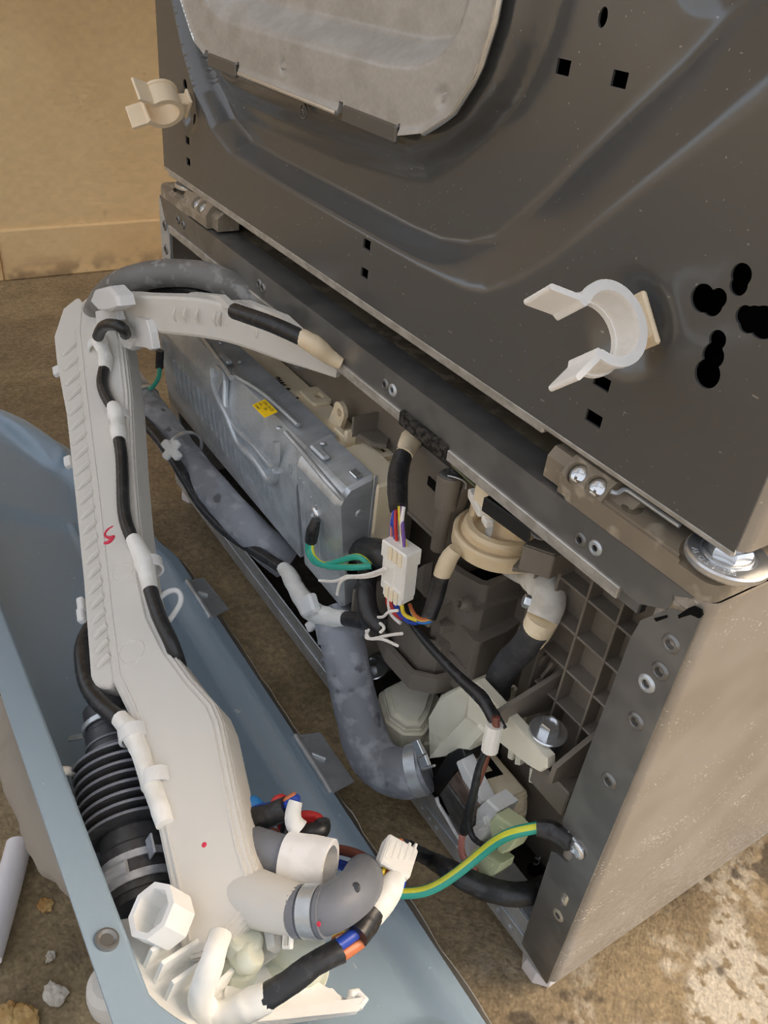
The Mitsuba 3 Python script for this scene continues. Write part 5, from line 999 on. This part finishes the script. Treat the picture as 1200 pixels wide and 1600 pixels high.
pg = obj(fg + '__plug', [minus(at(cbox(.0200, .0125, .0195, .0012), po, pz, pxx), at(cbox(.014, .0065, .010, .0005), po - pz * .0085, pz, pxx))], 'm_connector', label='white plug')
for i in range(5): obj(pg + '__rib', at(cbox(.0018, .0136, .012, .0004), po + pxx * (-.008 + .004 * i) + pz * .003, pz, pxx), 'm_connector')
for i, c in enumerate(('yellow_wire', 'orange', 'blue', 'white_wire')):
    run(fg + '__thin_wire', [po - pz * .006 + pxx * (-.005 + .0032 * i), po - pz * .0135 + pxx * (-.004 + .0028 * i), po - pz * .019 + pxx * .002], .0013, 'm_' + c, None, n=4, k=8)
obj(fg + '__orange_wire', tube([po + pz * .009 - pxx * .002, po + pz * .0125], .0022, smooth=False), 'm_orange')
# ---- loose coloured wires behind the duct
lw = thing('wire_bundle', 'loose bundle of red, blue and black taped wires to the right of the milky duct', 'wires')
run(lw + '__blue_tape', [P(384, 1262, d=.515), P(396, 1258, d=.512), P(410, 1262, d=.510)], [.004, .006, .003], 'm_lightblue', 'light blue tape')
run(lw + '__blue_tape', [P(386, 1296, d=.512), P(404, 1296, d=.508), P(420, 1290, d=.506)], [.004, .005, .002], 'm_lightblue')
run(lw + '__black_tape', [P(390, 1282, d=.505), P(420, 1275, d=.500), P(450, 1262, d=.496)], [.0078, .0072, .0074], 'm_tape', 'black tape', wob=.002)
run(lw + '__blue_wire', [P(396, 1264, d=.508), P(425, 1258, d=.504), P(446, 1254, d=.500), P(466, 1246, d=.496)], .0022, 'm_blue', 'blue wire')
run(lw + '__blue_wire', [P(440, 1262, d=.498), P(456, 1254, d=.494), P(466, 1248, d=.494)], .0030, 'm_blue')
run(lw + '__orange_wire', [P(440, 1258, d=.499), P(454, 1248, d=.496), P(463, 1243, d=.496)], .0026, 'm_orange', 'orange wire')
run(lw + '__red_wire', [P(428, 1262, d=.500), P(432, 1250, d=.502), P(442, 1248, d=.502), P(447, 1258, d=.500)], .0026, 'm_red', 'red wire')
run(lw + '__red_wire', [P(436, 1276, d=.502), P(444, 1294, d=.503), P(462, 1300, d=.502), P(484, 1294, d=.500), P(500, 1286, d=.500), P(496, 1278, d=.504), P(478, 1274, d=.506), P(466, 1276, d=.506)], .0030, 'm_red')
run(lw + '__red_wire', [P(470, 1276, d=.508), P(486, 1282, d=.506), P(500, 1282, d=.504)], .0036, 'm_red')
run(lw + '__black_tape', [P(472, 1304, d=.496), P(488, 1300, d=.494), P(502, 1296, d=.496), P(503, 1284, d=.500)], [.0052, .0056, .0056, .0050], 'm_tape', wob=.001)
run(lw + '__black_wire', [P(446, 1268, d=.496), P(445, 1284, d=.496), P(444, 1300, d=.500)], .0024, 'm_tape')
run(lw + '__white_tie', [P(462, 1252, d=.492), P(458, 1270, d=.490), P(460, 1286, d=.490), P(468, 1296, d=.490)], [.0042, .0048, .0055, .0062], 'm_sleeve', 'white paper tie')
br_ = thing('brown_wire', 'brown wire from behind the felt band to the small white plug', 'wire')
obj(br_, tube([P(398, 1292, d=.512), P(430, 1302, d=.515), P(480, 1318, d=.515), P(520, 1326, d=.512), P(560, 1336, d=.502), P(600, 1362, d=.486)], .0031, n=8), 'm_brown')
bl_ = thing('blue_wire', 'dark blue wire below the brown wire, crossing the steel tray to the white plug', 'wire')
obj(bl_, tube([P(402, 1296, d=.514), P(420, 1304, d=.516), P(470, 1326, d=.518), P(522, 1348, d=.508), P(560, 1360, d=.498), P(600, 1372, d=.486), P(632, 1380, d=.480)], .0031, n=8), 'm_blue')

# ---------------------------------------------------------------- white ribbed base and valves in the near end of the tray
wb = thing('ribbed_tray', 'white ribbed plastic tray lying in the near end of the steel tray', 'tray')
def pl_poly(pts, h): return Polygon([tuple(loc(PL(a, b, h))[:2]) for a, b in pts])
def lslab(pg, h0, h1): m = ext(pg, h1 - h0); m.apply_translation([0, 0, h0]); return m
hb = .026
obj(wb + '__plate', mov(union(lslab(pl_poly([(172, 1440), (215, 1432), (330, 1480), (440, 1500), (540, 1560), (572, 1560), (560, 1578), (400, 1600), (330, 1640), (250, 1600)], hb), hb - .004, hb)), LA), 'm_white')
for a, b, h in (((225, 1512), (296, 1462), .014), ((240, 1536), (330, 1478), .016), ((258, 1562), (345, 1500), .014), ((300, 1590), (352, 1540), .014)):
    p0, p1 = loc(PL(*a, hb)), loc(PL(*b, hb)); dv = nrm((p1 - p0) * (1, 1, 0)); nv = np.array([-dv[1], dv[0], 0]) * .0012
    obj(wb + '__rib', mov(hullpts([p0 + nv, p0 - nv, p1 + nv, p1 - nv, p0 + nv + (0, 0, h), p0 - nv + (0, 0, h), p1 + nv + (0, 0, h), p1 - nv + (0, 0, h)]), LA), 'm_white')
obj(wb + '__mounting_ear', mov(minus(lslab(pl_poly([(160, 1436), (174, 1428), (186, 1440), (190, 1462), (172, 1470)], .036), .034, .0365), lslab(disc(*loc(PL(172, 1443, .036))[:2], .0022), 0, .05)), LA), 'm_white')
p0, p1 = loc(PL(430, 1530, hb)), loc(PL(545, 1545, hb))
obj(wb + '__rail', [mov(hullpts([loc(PL(a, b, hh3)) for a, b in ((352, 1540), (520, 1544), (534, 1560), (526, 1570), (360, 1586), (350, 1560)) for hh3 in (.020, .028)]), LA), mov(hullpts([loc(PL(a, b, hh3)) for a, b in ((370, 1600), (560, 1580), (574, 1562), (566, 1558), (540, 1574), (370, 1586)) for hh3 in (.022, .032)]), LA), mov(tube([loc(PL(a, b, .030)) for a, b in ((560, 1574), (570, 1562), (558, 1550), (548, 1552), (548, 1560))], .0022, smooth=False), LA)], 'm_white', smooth=20)
vb = thing('valve_body', 'pale green milky valve body under the grey elbow hose', 'valve')
obj(vb + '__chamber', at(lathe([(0, -.012), (.013, -.012), (.016, -.006), (.016, .006), (.0145, .010), (.0145, .012), (0, .012)], 32), P(465, 1500, d=.470), (.1, -.45, .9)), 'm_milky_green')
obj(vb + '__flange', at(lathe([(0, 0), (.0205, 0), (.0205, .0016), (0, .0016)], 36), P(462, 1512, d=.475), (.1, -.45, .9)), 'm_milky_green')
obj(vb + '__outlet', tube([P(440, 1490, d=.468), P(462, 1486, d=.462), P(500, 1478, d=.466)], [.008, .010, .009], k=16), 'm_milky_green')
vb2 = thing('valve_body', 'small knobbly milky valve standing beside the white wrapped cable', 'valve')
obj(vb2 + '__chamber', at(lathe([(0, 0), (.009, 0), (.010, .004), (.010, .010), (.007, .013), (.0075, .018), (.0095, .019), (.0095, .028), (.008, .030), (0, .030)], 24), P(372, 1532, d=.452), nrm(P(384, 1470, d=.445) - P(372, 1532, d=.452))), 'm_milky_green')
obj(vb2 + '__outlet', tube([P(380, 1500, d=.444), P(394, 1494, d=.438), P(400, 1490, d=.437)], [.0075, .0085, .006], k=16), 'm_milky_green')
obj(vb2 + '__foot', at(hexhead(.008, .006), P(366, 1538, d=.455), (.2, -.4, .9)), 'm_milky_green')

# ---------------------------------------------------------------- things left of the tray, on the floor
bg = thing('plastic_bag', 'limp translucent plastic bag lying on the floor under the left rim of the steel tray', 'bag')
bp = spl(np.array([P(20, 1110, z=.030), P(56, 1190, z=.032), P(84, 1255, z=.031), P(112, 1320, z=.028), P(138, 1375, z=.021), P(164, 1425, z=.012)]), 10)
bt_ = tube(bp, .001, smooth=False)
t_, u_, w_ = frames(bp); pr2 = circ(28); rr2 = np.interp(np.linspace(0, 1, len(bp)), [0, .3, .7, 1], [.022, .028, .025, .009])
bm2 = sweep(bp, pr2, rr2); v_ = np.array(bm2.vertices); v_ += np.array(bm2.vertex_normals) * (.012 * (meshkit.fbm(v_ * 45, 4, 3) - .5))[:, None]; v_[:, 2] = np.maximum(v_[:, 2], .0015)
obj(bg, trimesh.Trimesh(v_, bm2.faces, process=False), 'm_bag', smooth=60)
pp = thing('plastic_pipe', 'pale lilac plastic pipe on the floor at the left edge of the picture', 'pipe')
obj(pp, pipe([P(30, 1318, z=.0095), P(10, 1395, z=.0095), P(-20, 1500, z=.0095)], .0092, .0015, k=20), 'm_pipe')
bo = thing('plastic_bottle', 'round white plastic bottle end poking out under the near left corner of the steel tray', 'bottle')
o = P(178, 1548, z=.016); obj(bo, at(lathe([(0, -.0155), (.013, -.0155), (.0165, -.010), (.0170, 0), (.0160, .008), (.012, .013), (0, .0155)], 32), o + (0, 0, .0003)), 'm_milky')
for px, py, s, mt, lb in ((71, 1417, .0055, 'm_leaf', 'small brown leaf scrap beside the plastic bag'), (86, 1556, .0075, 'm_stone', 'pale chip of concrete on the floor left of the tray corner'), (40, 1592, .011, 'm_leaf', 'dry brown leaf at the bottom left edge'), (15, 1590, .008, 'm_leaf', 'dry leaf scrap at the bottom left corner of the picture'), (79, 1496, .004, 'm_stone', 'tiny pale chip on the floor between leaf scrap and concrete chip')):
    o = P(px, py, z=.001); m = trimesh.creation.icosphere(2, s); v_ = np.array(m.vertices) * (1, .8, .35); v_ += nrm(v_ + 1e-9).reshape(v_.shape) * 0 + v_ * (1.4 * (meshkit.fbm(v_ / s * 2.2 + px, 3, 2) - .5))[:, None]; v_ += o + (0, 0, .0012); v_[:, 2] = np.maximum(v_[:, 2], .0004)
    obj(thing('leaf_scrap' if mt == 'm_leaf' else 'concrete_chip', lb, 'leaf' if mt == 'm_leaf' else 'chip'), trimesh.Trimesh(v_, m.faces, process=False), mt, smooth=False)
